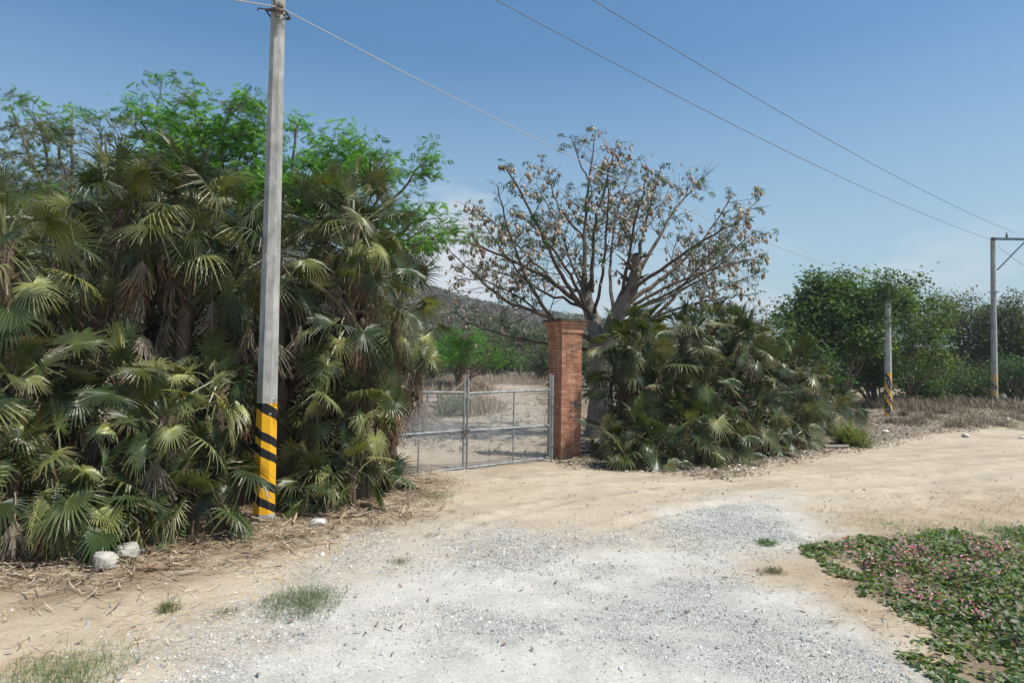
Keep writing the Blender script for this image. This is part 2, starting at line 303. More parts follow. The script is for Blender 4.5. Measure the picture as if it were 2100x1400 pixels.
n = 300000; x, y, d = samp(gravel_poly, n, box=((-5, 3.6), (10, 16))); 
f = fbm(x*.9, y*.9, 5, 61)*.6+fbm(x*.35, y*.35, 3, 63)*.4; dist = np.hypot(x, y)
keep = (d < .9) & (RG.random(n) < (.10+.9*sstep(.44, .58, f))*(1-sstep(-1.0, .9, d))); x, y, dist = x[keep], y[keep], dist[keep]
s = RG.lognormal(-4.28, .38, len(x)).clip(.007, .04); g = RG.uniform(.34, .66, (len(x), 1)); 
stones('loose_gravel', x, y, s, g*np.array([1, .96, .90])+RG.uniform(-.02, .02, (len(x), 3)), 'loose grey and white gravel scattered over the pale driveway', 'gravel')
n = 30000; x, y = RG.uniform(-8, 16, n), RG.uniform(4, 26, n); dl = sdist(x, y, litter_poly); dv = sdist(x, y, verge_poly); dg = sdist(x, y, gravel_poly); dn = sdist(x, y, vine_poly)
keep = (dg > 0) & (RG.random(n) < .06+.5*(dl < .3)+.10*(dn < 1.5)+.1*(dv < .3)); x, y = x[keep], y[keep]
s = RG.lognormal(-4.0, .5, len(x)).clip(.008, .07); g = RG.uniform(.3, .68, (len(x), 1))
stones('scattered_pebbles', x, y, s, g*np.array([1, .93, .83]), 'small pale pebbles and clods lying about the dirt', 'pebbles')
# ---- dry straw, leaf litter, brown twigs
curl_t = np.array([[-.5, -.18, .05], [0, -.3, 0], [.5, -.12, .09], [-.5, .16, .06], [0, .3, 0], [.5, .14, .05]]); curl_f = np.array([[0, 1, 4, 3], [1, 2, 5, 4]])
def litter(name, x, y, s, cols, label, cat, asp=1., lift=.01, tilt=.5):
    n = len(x); R = rotm(RG.uniform(-tilt, tilt, n), RG.uniform(-tilt, tilt, n), RG.uniform(0, 2*PI, n))*s[:, None, None]
    R = R*np.array([1, asp, 1])[None, None]; T = np.c_[x, y, gz(x, y)+lift+s*.12]
    mb = MB(); mb.inst(curl_t, curl_f, R, T, cols); return tag(mb.build(name, M_dry), label, cat, kind='stuff')
def pick(cols, n, j=.12):
    c = np.array(cols)[RG.integers(0, len(cols), n)]; return np.clip(c*RG.uniform(1-j*2, 1+j*2, (n, 1))+RG.uniform(-.01, .01, (n, 3)), .01, 1)
n = 130000; x, y = RG.uniform(1, 26, n), RG.uniform(12, 42, n); d = sdist(x, y, litter_poly)+(fbm(x*1.1, y*1.1, 4, 31)-.5)
keep = (d < .15+.3*RG.random(n)) ; x, y = x[keep], y[keep]
litter('leaf_litter', x, y, RG.uniform(.03, .085, len(x)), pick([(.36, .29, .22), (.27, .21, .155), (.52, .46, .39), (.20, .14, .10), (.36, .27, .20)], len(x)), 'dry grey-brown leaf litter covering the bank under the right-hand palms', 'leaf litter')
n = 60000; x, y = RG.uniform(-9, 0, n), RG.uniform(4, 14, n); d = sdist(x, y, verge_poly); inn = fbm(x*1.5, y*1.5, 3, 77)
keep = RG.random(n) < .85*(1-sstep(-1.0, .45, d))*(.1+1.1*inn); x, y = x[keep], y[keep]
litter('palm_litter', x, y, RG.uniform(.05, .26, len(x))*(1+.7*(RG.random(len(x)) < .05)), pick([(.33, .25, .17), (.26, .18, .12), (.42, .33, .23), (.20, .14, .09), (.38, .31, .24)], len(x)), 'brown strips of fallen palm leaf matted along the left hedge', 'leaf litter', asp=.10, lift=.012, tilt=.25)
n = 42000; x, y = RG.uniform(-8, 16, n), RG.uniform(3.6, 18, n); dg = sdist(x, y, gravel_poly); dsn = sdist(x, y, sand_poly); dv = sdist(x, y, verge_poly)
keep = (dg > -.2) & (dsn > -.4) & (RG.random(n) < .25+.75*sstep(.5, .62, fbm(x*2, y*2, 3, 78))); x, y = x[keep], y[keep]
litter('dry_straw', x, y, RG.uniform(.04, .16, len(x)), pick([(.52, .40, .24), (.42, .30, .17), (.60, .49, .32), (.30, .2, .12)], len(x)), 'short blond straw and bark bits strewn over the sandy verge', 'straw', asp=.09, lift=.006, tilt=.2)

n = 60000; x, y = RG.uniform(-9, 5, n), RG.uniform(14.5, 46, n); dt_ = sdist(x, y, track_poly)
keep = (RG.random(n) < .25+.75*sstep(.4, .6, fbm(x*.8, y*.8, 3, 79))) & ((dt_ > .2) | (RG.random(n) < .25)) & (y+(x-.6)*.6 > 15.3); x, y = x[keep], y[keep]
litter('meadow_litter', x, y, RG.uniform(.05, .17, len(x)), pick([(.34, .27, .20), (.22, .165, .12), (.45, .38, .29), (.15, .11, .08), (.19, .19, .10)], len(x)), 'dry grass bits and leaf litter over the ground beyond the gate', 'leaf litter', asp=.5)

n = 1300; x, y = RG.uniform(-6, 12, n), RG.uniform(3.8, 15, n)
litter('fallen_leaves', x, y, RG.uniform(.02, .07, n), pick([(.24, .17, .12), (.32, .25, .18), (.15, .11, .08), (.40, .37, .31)], n), 'sparse curled brown leaves blown over the gravel and sand', 'leaf litter', asp=.6)
# ------------------------------------------------------------------ fan palms
def fan_template(nseg=34, span=4.9, R=.6, seed=0, fuse=.36, limp=0.):
    rg = np.random.default_rng(seed); th = np.linspace(-span/2, span/2, nseg); dth = th[1]-th[0]
    vs, fs, ts = [], [], []; base = 0
    for i, a in enumerate(th):
        Lr = R*(.80+.20*math.cos(a*.55))*rg.uniform(.86, 1.06); aj = a+rg.normal(0, .03)
        rows = [(.02, .02*R), (fuse*.6, fuse*.6*R*math.tan(dth/2)), (fuse, fuse*R*math.tan(dth/2)), (.66, .72*fuse*R*math.tan(dth/2)), (.86, .40*fuse*R*math.tan(dth/2)), (1., .0015)]
        bend = rg.normal(0, .09); brk = rg.uniform(.3, .9) if rg.random() < .13 else 0.
        for k, (tt, hw) in enumerate(rows):
            r = tt*Lr if k > 2 else tt*R*.98
            ang = aj if k > 2 else a
            ang += bend*max(0, tt-fuse)**1.5
            dx, dy = math.sin(ang), math.cos(ang); px_, py_ = dy, -dx
            fold = hw*.55; cup = -.10*r*(1-math.cos(a*.5)) if k else 0
            zz = cup-limp*max(0, tt-.5)**2*Lr*rg.uniform(.4, 1.6)-brk*max(0, tt-.45)*Lr
            vs += [(dx*r-px_*hw, dy*r-py_*hw, zz-fold*.5), (dx*r, dy*r, zz+fold*.5), (dx*r+px_*hw, dy*r+py_*hw, zz-fold*.5)]; ts.append(tt)
        for k in range(5):
            b0 = base+k*3; fs += [(b0, b0+1, b0+4, b0+3), (b0+1, b0+2, b0+5, b0+4)]
        base += 18
    v = np.array(vs); tv = np.repeat(np.array(ts), 3)
    tint = np.ones((len(v), 3)); tip = sstep(.8, 1., tv)[:, None]; mid = (1-sstep(0, .3, tv))[:, None]
    tint = tint*(1-tip)+tip*np.array([1.7, 1.25, 1.3]); tint = tint*(1-mid)+mid*np.array([1.6, 1.5, 1.1])
    return v, np.array(fs), tint
FANS = [fan_template(36, 4.3+.5*(k % 3), .6, k, .27+.05*(k % 3), .25+.45*(k % 3)) for k in range(9)]
FANSB = [fan_template(32, 4.5+.4*(k % 3), .6, 20+k, .38+.05*(k % 3), .15+.35*(k % 3)) for k in range(9)]
DEADF = [fan_template(16, 1.3+.5*k, .6, 40+k, .35, .8) for k in range(4)]
GREENS = [(.050, .074, .020), (.036, .058, .015), (.066, .088, .024), (.080, .092, .024), (.046, .070, .022), (.150, .155, .045), (.048, .072, .022), (.22, .23, .085), (.13, .15, .05), (.045, .066, .02)]  # the palest tints put sunlit highlights into the colour of some fans
def crown_mb(mb, base, n, e0, e1, pl, bs, cols, droop=.35, erect=.5, fans=None, pet_r=.010, lean=None, front=None, sag=0.):
    """n leaves from point base; e0..e1 elevation range top to bottom"""
    for i in range(n):
        u = (i+.5)/n; e = math.radians(e0+(e1-e0)*u**.85+random.gauss(0, 7)); ph = i*2.39996+random.gauss(0, .25)
        if front is not None and random.random() < front[1]: ph = front[0]+random.gauss(0, .8)
        ln = pl*random.uniform(.75, 1.2)*(1 if u > .15 else .8); d = np.array([math.cos(e)*math.cos(ph), math.cos(e)*math.sin(ph), math.sin(e)])
        e2 = e-random.uniform(.1, .7)*(.25+erect)*(1-.5*(u < .3)); d2 = np.array([math.cos(e2)*math.cos(ph), math.cos(e2)*math.sin(ph), math.sin(e2)])
        b0 = np.asarray(base)+np.array([0, 0, random.uniform(-.25, .1)]); p1 = b0+d*ln*.55; p2 = p1+(d*.4+d2*.6)*ln*.45
        lc = np.array(random.choice(cols))*random.uniform(.75, 1.25); pc = np.array((.16, .17, .06))
        mb.tube([b0, p1, p2], [pet_r*1.3, pet_r, pet_r*.7], pc, 3)
        az = ph+random.gauss(0, .2); e3 = e2+random.gauss(0, .25); ax = np.array([math.cos(e3)*math.cos(az), math.cos(e3)*math.sin(az), math.sin(e3)]); lat = np.array([math.sin(az), -math.cos(az), 0.]); nr = np.cross(lat, ax)
        ro = random.gauss(0, .6); lat2 = lat*math.cos(ro)+nr*math.sin(ro); nr2 = np.cross(lat2, ax)
        v, f, tn = random.choice(fans or FANS); s = bs*random.uniform(.62, 1.2); close = random.uniform(.55, 1.0) if u > .12 else random.uniform(.25, .6)
        M_ = np.stack([lat2*close, ax, nr2], 1)*s; q = v@M_.T
        if close < .7: q = q+nr2*(np.abs(v[:, :1])*s*.3)
        r2 = (v**2).sum(1); q[:, 2] -= droop*r2*s*random.uniform(.4, 1.6)*(1 if u > .35 else .3)
        cc = lc*tn
        if random.random() < .33: k_ = sstep(.28, .6, np.sqrt(r2)*random.uniform(.8, 1.2))[:, None]*random.uniform(.4, 1); cc = cc*(1-k_)+k_*np.array((.22, .16, .085))
        mb.add(q+p2, f, cc)
def dead_mb(mb, base, n, pl, bs, z_lo=.0, rad=.22, cols=((.13, .09, .06), (.18, .13, .09), (.25, .20, .15), (.10, .065, .045), (.20, .12, .07), (.22, .18, .14))):
    for i in range(n):
        ph = random.uniform(0, 2*PI); p0 = np.asarray(base)+np.array([0, 0, -random.uniform(0, z_lo)]); o = np.array([math.cos(ph), math.sin(ph), 0])
        p1 = p0+o*rad*random.uniform(.8, 1.6)+np.array([0, 0, -.05]); p2 = p1+o*rad*.4+np.array([0, 0, -pl*random.uniform(.5, 1)])
        c = np.array(random.choice(cols))*random.uniform(.7, 1.3); mb.tube([p0, p1, p2], .008, c, 3)
        e = math.radians(random.uniform(-88, -60)); ax = np.array([math.cos(e)*math.cos(ph), math.cos(e)*math.sin(ph), math.sin(e)]); lat = np.array([math.sin(ph), -math.cos(ph), 0.])
        nr = np.cross(lat, ax); v, f, tn = random.choice(DEADF); s = bs*random.uniform(.7, 1.15)
        q = v@(np.stack([lat*random.uniform(.4, .9), ax, nr*1.5], 1)*s).T; q += (RG.random((len(v), 3))-.5)*.035*np.abs(v[:, 1:2])*2
        q[:, 2] -= .25*(v**2).sum(1)
        q = q+p2; q[:, 2] = np.maximum(q[:, 2], float(gz(p2[0], p2[1]))+.01+RG.random(len(q))*.03)
        mb.add(q, f, c*np.minimum(tn, 1.15))
PALMS = []
def palm(x, y, h, n, bs=1., pl=.62, dead=10, cols=GREENS, label=None, group=None, e=(82, -58), front=None, tr=.11, deadbs=1., side='left', er=.5, dr=.35, fans=None):
    z = float(gz(x, y)); root = empty('fan_palm', (x, y, z), label or 'fan palm', 'palm tree', group); root['h'] = h
    lx, ly = random.gauss(0, .05)*h, random.gauss(0, .05)*h; top = np.array([x+lx, y+ly, z+h])
    mb = MB(); k = max(4, int(h*7)); zz = np.linspace(0, 1, k); pts = np.c_[x+lx*zz**1.5, y+ly*zz**1.5, z-.1+(h+.1)*zz]
    mb.tube(pts, tr*(1+.35*(1-zz)**3)*(1+.10*np.sin(np.arange(k)*2.4)), (.13, .09, .065), 8); 
    for i in range(int(h*16)):   # old leaf bases
        a = random.uniform(0, 2*PI); q = random.random(); p = np.array([x+lx*q**1.5, y+ly*q**1.5, z+h*q]); o = np.array([math.cos(a), math.sin(a), 0])
        mb.tube([p+o*tr*.8, p+o*tr*1.5+[0, 0, .06], p+o*tr*1.9+[0, 0, random.uniform(.08, .2)]], [.022, .016, .006], np.array((.22, .16, .11))*random.uniform(.6, 1.3), 3)
    mb.build('trunk', M_bark, root, recenter=(x, y, z), smooth=True)
    mb = MB(); crown_mb(mb, top, n, e[0], e[1], pl, bs, cols, front=front, erect=er, droop=dr, fans=fans); mb.build('crown', M_palm, root, recenter=(x, y, z))
    if dead:
        mb = MB(); dead_mb(mb, top-[0, 0, .1], dead, .5*min(1, h/2), deadbs*.95, min(h*.45, 1.6)); mb.build('dead_fronds', M_dead, root, recenter=(x, y, z))
    PALMS.append((root, h, side, topx(top)[0])); return root
def pal_at(px, py, d, n, **k):   # crown centre at the given bearing and depth; stands on the ground there
    p = P(px, py, d); h = max(.15, p[2]-float(gz(p[0], p[1]))); return palm(p[0], p[1], h, n, **k)
LG = 'fan palms in the hedge left of the gate'; RGp = 'fan palms in the hedge right of the brick pillar'
TW = (-PI/2, .35)
# tall ones, left hedge
for px_, py_, d, n in ((5, 520, 7.9, 26), (185, 455, 9.4, 30), (375, 450, 9.7, 32), (268, 500, 10.6, 24), (505, 560, 10.3, 22), (95, 560, 10.2, 20), (590, 540, 10.4, 24), (700, 475, 11.0, 28), (765, 555, 11.6, 30), (640, 640, 11.8, 18), (805, 660, 12.6, 20), (450, 620, 11.4, 18), (-170, 560, 8.6, 24), (745, 660, 10.6, 20), (320, 590, 12.2, 22), (20, 620, 11.2, 20), (150, 640, 11.6, 18), (560, 650, 12.4, 18)):
    pal_at(px_, py_-24, d, int(n*1.5), bs=.86, pl=.8, dead=15, group=LG, deadbs=.9, front=(-PI/2, .15), e=(88, -62), er=.6)
# middle storey
for px_, py_, d, n in ((90, 790, 7.8, 14), (250, 760, 8.6, 14), (340, 850, 8.0, 15), (455, 800, 8.9, 15), (-60, 800, 7.3, 14), (640, 800, 10.0, 15), (760, 830, 10.4, 16), (165, 850, 8.9, 12), (420, 760, 9.6, 12), (545, 860, 10.6, 12), (700, 760, 10.9, 12), (755, 780, 11.9, 13)):
    pal_at(px_, py_, d+.25, int(n*1.25), bs=.70, pl=.58, dead=4, group=LG, e=(84, -45), front=(-PI/2, .35), er=1.0, dr=.38, fans=FANSB, tr=.09, deadbs=.9)
# low ones at the front
for px_, py_, d, n in ((20, 960, 7.1, 12), (130, 960, 7.3, 12), (215, 1010, 7.45, 12), (330, 1000, 7.9, 13), (285, 1070, 7.6, 10), (440, 960, 8.5, 12), (640, 1000, 9.6, 12), (720, 960, 9.9, 12), (735, 950, 10.7, 12), (395, 1030, 8.1, 11), (600, 980, 9.9, 9), (775, 965, 11.2, 8), (-120, 1000, 6.9, 10)):
    pal_at(px_, py_, d+.15, int(n*1.25), bs=.72, pl=.46, dead=2, group=LG, e=(82, -25), front=(-PI/2-.1, .45), er=1.2, dr=.4, fans=FANSB, tr=.07, deadbs=.7)
# right hedge
GR = [(.040, .066, .017), (.050, .078, .02), (.070, .094, .022), (.088, .104, .022), (.05, .07, .028), (.17, .17, .075), (.12, .13, .06), (.04, .06, .02)]
for px_, py_, d, n in ((1300, 720, 16.2, 22), (1400, 705, 16.8, 24), (1490, 700, 17.6, 24), (1350, 780, 15.9, 18), (1450, 800, 16.4, 18), (1560, 730, 18.6, 22), (1620, 740, 19.8, 20), (1540, 820, 17.6, 16), (1270, 800, 16.3, 14), (1660, 770, 20.8, 18), (1440, 675, 19.0, 18), (1520, 675, 19.5, 18), (1290, 690, 17.6, 14), (1340, 700, 18.4, 14)):
    pal_at(px_, py_-(12 if px_ < 1500 else -14), d, int(n*1.6), bs=.78, pl=.72, dead=5, cols=GR, group=RGp, e=(82, -50), side='right', er=.45, dr=.22, fans=FANSB, tr=.1, front=(-PI/2+.1, .3))
for px_, py_, d, n in ((1275, 930, 14.9, 12), (1345, 930, 14.7, 13), (1430, 925, 15.0, 13), (1500, 915, 15.6, 13), (1575, 895, 16.9, 12), (1635, 880, 18.6, 12), (1240, 900, 15.7, 12), (1310, 890, 15.0, 13), (1400, 880, 15.1, 14), (1470, 880, 15.6, 13), (1540, 870, 16.5, 13), (1610, 860, 17.8, 12), (1650, 850, 19.2, 12), (1360, 850, 15.7, 12), (1700, 830, 21.5, 12), (1740, 830, 23.0, 11)):
    pal_at(px_, py_, d, int(n*1.3), bs=.76, pl=.55, dead=2, cols=GR, group=RGp, e=(78, -25), front=(-PI/2+.2, .4), side='right', er=1.3, dr=.35, fans=FANSB, tr=.08, deadbs=.8)
ORD = ['first', 'second', 'third', 'fourth', 'fifth', 'sixth', 'seventh', 'eighth', 'ninth', 'tenth', 'eleventh', 'twelfth', 'thirteenth', 'fourteenth', 'fifteenth', 'sixteenth', 'seventeenth', 'eighteenth', 'nineteenth', 'twentieth', 'twenty-first', 'twenty-second', 'twenty-third', 'twenty-fourth']
for side, wh in (('left', 'in the hedge left of the gate'), ('right', 'in the hedge right of the pillar')):
    cls = {}
    for r, h, s_, px_ in PALMS:
        if s_ == side: cls.setdefault('tall' if h > 2.5 else ('waist-high' if h > 1.15 else 'low') if side == 'left' else ('tall' if h > 1.75 else 'low'), []).append((px_, r))
    for c_, lst in cls.items():
        for i, (_, r) in enumerate(sorted(lst, key=lambda q: q[0])):
            r['label'] = f'{ORD[i] if i < 24 else "last"} {c_} fan palm from the left {wh}'; del r['h']
# ------------------------------------------------------------------ branching trees
def limb(mb, pts, r0, r1, col, sides=7, wob=.0):
    pts = np.asarray(pts, float); t = np.linspace(0, 1, len(pts)); n = max(6, len(pts)*4); tt = np.linspace(0, 1, n)
    q = np.stack([np.interp(tt, t, pts[:, k]) for k in range(3)], 1)
    for _ in range(3): q[1:-1] = (q[:-2]+q[1:-1]*2+q[2:])/4
    q[1:-1] += RG.normal(0, wob, (n-2, 3)); rad = r0+(r1-r0)*tt**.8
    mb.tube(q, rad, col, sides); return q, rad
def unit(v): return v/(np.linalg.norm(v)+1e-9)
def grow(mb, p, d, ln, r, lvl, tips, col, spread=.8, up=.25, nch=3, wob=.12, ratio=.62, flat=1., rmin=.006, sides=None, side_first=.35):
    n = max(3, int(ln/.22)+2); pts = [np.array(p)]; d = unit(np.array(d)); st = ln/(n-1)
    for i in range(n-1):
        d = unit(d+RG.normal(0, wob, 3)*np.array([1, 1, flat])+np.array([0, 0, up*st])); pts.append(pts[-1]+d*st)
    pts = np.array(pts); rad = np.linspace(r, max(r*.45, rmin), n); mb.tube(pts, rad, col, sides or (6 if r > .03 else 3))
    if lvl == 0:
        tips.append((pts[-1], d)); 
        if n > 3: tips.append((pts[n//2], d))
        return
    for k in range(nch):
        f = side_first+(1-side_first)*(k+.6)/nch; i = min(n-1, int(f*(n-1))); dd = unit(pts[i]-pts[max(i-1, 0)])
        a = RG.normal(0, 1, 3)*np.array([1, 1, flat]); a -= dd*(a@dd); a = unit(a)
        grow(mb, pts[i], unit(dd+a*spread*RG.uniform(.7, 1.3)), ln*ratio*RG.uniform(.75, 1.2), rad[i]*.66, lvl-1, tips, col, spread, up, nch, wob, ratio, flat, rmin, None, side_first)
    grow(mb, pts[-1], d, ln*ratio, rad[-1], lvl-1, tips, col, spread, up, nch, wob, ratio, flat, rmin, None, side_first)
leaf_t = np.array([[0, 0, 0], [.28, .45, .06], [0, 1, -.05], [-.28, .45, .06]]); leaf_f = np.array([[0, 1, 2, 3]])
def scatter_leaves(mb, tips, per, rad, size, cols, down=0., asp=1., j=.2, squash=.7):
    P0 = np.array([t_[0] for t_ in tips]); n = len(P0)*per; T = np.repeat(P0, per, 0)+RG.normal(0, rad, (n, 3))*np.array([1, 1, squash])
    R = rotm(RG.normal(-.2-down, .6, n), RG.normal(0, .6, n), RG.uniform(0, 2*PI, n))*(size*RG.uniform(.6, 1.3, n))[:, None, None]; R = R*np.array([asp, 1, 1])[None, None]
    clump = np.repeat(RG.uniform(1-j, 1+j, len(P0)), per)[:, None]
    mb.inst(leaf_t, leaf_f, R, T, pick(cols, n, .1)*clump)
# palmate leaf (kapok) : 6 drooping leaflets
def palmate():
    v, f = [], []
    for i in range(6):
        a = i*2*PI/6; c, s = math.cos(a), math.sin(a); b = len(v)
        for r, hw, z in ((.05, .02, 0), (.5, .15, .0), (1., .02, -.45)): v += [(c*r-s*hw, s*r+c*hw, z), (c*r+s*hw, s*r-c*hw, z)]
        f += [(b, b+1, b+3, b+2), (b+2, b+3, b+5, b+4)]
    return np.array(v), np.array(f)
PALV, PALF = palmate()
def pinnate():
    v, f = [], []
    for i in range(8):
        y0 = .10+i*.12; ln = .5*(1-.5*abs(i-3)/5)
        for sg in (-1, 1):
            b = len(v); dr = -.25
            v += [(0, y0, 0), (sg*ln*.5, y0+.105, dr*.1), (sg*ln, y0+.14, dr), (sg*ln*.55, y0+.02, dr*.3)]; f.append((b, b+1, b+2, b+3))
    return np.array(v), np.array(f)
PINV, PINF = pinnate()
# ---- the pod-bearing silk-cotton tree behind the brick pillar
KD = 21.0; base = P(1231, 889, KD); base[2] = float(gz(base[0], base[1])); KB = base.copy()
kt = empty('kapok_tree', base, 'big half-bare tree with pale branches and fluffy seed pods behind the brick pillar', 'tree')
kb = MB(); bark = np.array((.20, .165, .14)); tips = []; KL = []
def KP(pts, d0, d1): return [P(a, b_+12*max(0, (560-b_)/300)*(i/(len(pts)-1)), KD+d0+(d1-d0)*i/(len(pts)-1)) for i, (a, b_) in enumerate(pts)]
kb.tube([base-[0, 0, .2], base+[0, 0, .25], base+[.02, 0, 1.2], P(1232, 745, KD), P(1233, 705, KD)], [.60, .46, .37, .36, .42], bark, 14)
limbs = [ # px polyline, depth offsets, radii
 ([(1236, 735), (1262, 650), (1292, 597), (1308, 548), (1304, 520)], 0, -.8, .33, .15), ([(1230, 735), (1216, 660), (1203, 615), (1196, 575)], 0, .5, .30, .17),
 ([(1203, 634), (1162, 603), (1118, 567), (1058, 535), (1000, 512), (962, 495)], .2, -1.5, .13, .03), ([(1205, 640), (1160, 585), (1120, 500), (1085, 420), (1040, 340)], .2, -2.5, .12, .025),
 ([(1198, 600), (1199, 478), (1207, 370), (1222, 256)], .3, 1.0, .13, .018), ([(1214, 600), (1216, 470), (1237, 389), (1270, 281)], .3, -1.2, .11, .018),
 ([(1197, 490), (1140, 418), (1124, 335)], .6, 1.6, .07, .015), ([(1206, 370), (1180, 300), (1168, 266)], .7, .4, .045, .012),
 ([(1225, 700), (1125, 652), (1080, 570), (1043, 482), (1021, 374)], -.3, -2.2, .12, .02), ([(1225, 705), (1160, 665), (1029, 615), (973, 563), (918, 508)], -.2, -1.0, .13, .015),
 ([(1228, 722), (1118, 705), (1029, 686), (954, 660), (925, 628)], .2, 2.0, .11, .014), ([(1080, 575), (1020, 500), (970, 412)], -1.2, -2.8, .05, .012),
 ([(1290, 620), (1363, 567), (1437, 500), (1504, 389)], -.2, .8, .13, .018), ([(1240, 715), (1300, 680), (1356, 641), (1400, 586), (1475, 500), (1556, 404)], .1, 2.0, .14, .016),
 ([(1306, 535), (1326, 448), (1356, 332)], -.8, -.4, .10, .014), ([(1306, 570), (1363, 463), (1402, 400), (1452, 348)], -.7, 1.8, .10, .014),
 ([(1300, 625), (1360, 590), (1419, 567), (1512, 537), (1575, 519)], -.3, -1.2, .09, .013), ([(1320, 662), (1400, 640), (1480, 590), (1555, 560)], .1, .6, .07, .012), ([(1262, 655), (1350, 610), (1450, 560), (1550, 470)], 0, -1.8, .09, .013), ([(1203, 634), (1120, 600), (1040, 560), (950, 545)], .1, 1.6, .09, .013), ([(1125, 652), (1050, 600), (985, 570), (938, 575)], -.3, .6, .06, .012), ([(1160, 603), (1080, 520), (1010, 450), (975, 425)], .2, .8, .07, .012), ([(1340, 650), (1437, 618), (1500, 606), (1556, 600)], .3, -.8, .07, .012),
 ([(1222, 655), (1180, 560), (1150, 470), (1100, 370)], .1, 3.2, .10, .015), ([(1262, 655), (1248, 560), (1262, 440), (1300, 320)], .1, 3.4, .11, .015), ([(1268, 645), (1290, 520), (1310, 420), (1330, 350)], -.1, -3.2, .10, .015),
 ([(1215, 660), (1170, 560), (1110, 480), (1075, 440)], .1, -3.6, .10, .015), ([(1292, 600), (1400, 520), (1480, 470), (1530, 440)], -.8, -3.0, .10, .015), ([(1270, 645), (1390, 600), (1460, 560), (1550, 480)], .0, 3.4, .10, .015), ([(1218, 650), (1240, 540), (1250, 400), (1245, 320)], .1, -3.0, .09, .014)]
cols_b = (.13, .10, .08)
for pts, d0, d1, r0, r1 in limbs:
    q, rad = limb(kb, KP(pts, d0, d1), r0*(.68 if r0 < .2 else 1), r1*.85, np.array(cols_b)*RG.uniform(.85, 1.2) if r0 < .25 else bark*1.15, 12 if r0 > .2 else 7, .02)
    seg = np.linalg.norm(np.diff(q, axis=0), axis=1); s_ = np.r_[0, np.cumsum(seg)]; Ltot = s_[-1]; a = Ltot*(.30 if r0 < .25 else .7); a = max(a, .8)
    tips.append((q[-1], unit(q[-1]-q[-3])))
    while a < Ltot-.1:
        i = int(np.searchsorted(s_, a)); i = min(max(i, 1), len(q)-1); dd = unit(q[i]-q[i-1]); v = RG.normal(0, 1, 3)*np.array([1, .9, .5]); v -= dd*(v@dd); v = unit(v)
        ln = (.30+1.15*(1-a/Ltot))*RG.uniform(.5, 1.25); grow(kb, q[i], unit(dd*.6+v), ln, max(.009, rad[i]*.36), 1, tips, np.array(cols_b)*RG.uniform(.75, 1.2), .9, .12, 4, .08, .5, .6, .0045)
        a += RG.uniform(.09, .24)
kb.build('trunk', M_bark, kt, smooth=True, recenter=KB)
TP = np.array([t_[0] for t_ in tips]); nT = len(TP)
inc = np.array([KB[0]+.2, KB[1], KB[2]+3.2]); rr = np.linalg.norm((TP-inc), axis=1)
sel = RG.random(nT) < .18; T = np.repeat(TP[sel], 2, 0)+RG.normal(0, .06, (sel.sum()*2, 3)); mbk = MB()
mbk.inst(PALV, PALF, rotm(RG.normal(0, .4, len(T)), RG.normal(0, .4, len(T)), RG.uniform(0, 6.3, len(T)))*RG.uniform(.09, .17, len(T))[:, None, None], T, pick([(.045, .075, .03), (.06, .095, .035), (.035, .06, .025)], len(T), .15))
mbk.build('leaves', M_leaf, kt, recenter=KB)
pod_sel = np.where(RG.random(nT) < .62*sstep(.36, .56, fbm(TP[:, 0]*1.3+TP[:, 2]*.9, TP[:, 1]*1.3+TP[:, 2]*1.3, 2, 97)))[0]; pod_sel = pod_sel[np.argsort(-RG.random(len(pod_sel)))]
def ico(jit=0., seed=0):
    rg = np.random.default_rng(seed); v = []; f = []
    for i in range(5):
        for j_ in range(8):
            a = (i+.5)/5*PI; b_ = j_*PI/4; v.append((math.sin(a)*math.cos(b_), math.sin(a)*math.sin(b_), math.cos(a)))
    v = np.array(v)*(1+rg.normal(0, jit, (40, 1)))
    for i in range(4):
        for j_ in range(8): f.append((i*8+j_, i*8+(j_+1) % 8, i*8+8+(j_+1) % 8, i*8+8+j_))
    f.append((0, 2, 4, 6)); f.append((32, 34, 36, 38)); return v, np.array(f)
ICV, ICF = ico(.10, 3)
M_fluff = newmat('cotton_fluff', .95, .05, noise=30, bump=(60, .6, .02), bright=(.8, 1.15))
def podmb(mb, p, big):
    c = np.array(random.choice([(.50, .42, .34), (.40, .32, .25), (.60, .52, .44), (.27, .19, .14), (.44, .35, .27)]))
    mb.tube([p, p+[0, 0, -.06]], .004, (.2, .15, .1), 3)
    for q in range(random.choice([1, 2, 3]) if big else 1):
        o = RG.normal(0, .045, 3)*(q > 0); s = RG.uniform(.026, .047)*(1.15 if big else .9); R = np.diag([s, s, s*random.uniform(1.3, 1.8)])[None]
        mb.inst(ICV, ICF, R, (p+o+[0, 0, -.06-s*1.4])[None], c)
mst = MB(); depth = TP[pod_sel][:, 1]; order = pod_sel[np.argsort(depth)]
for k, i in enumerate(order):
    if k < 100:
        mb = MB(); podmb(mb, TP[i]*0, True); o = mb.build('seed_pod', M_fluff, kt, smooth=True); o.location = tuple(TP[i]-KB)
    else: podmb(mst, TP[i], random.random() < .5)
tag(mst.build('seed_pods', M_fluff, kt, smooth=True, recenter=KB), kind='stuff')
print('kapok tips', nT, 'pods', len(order))
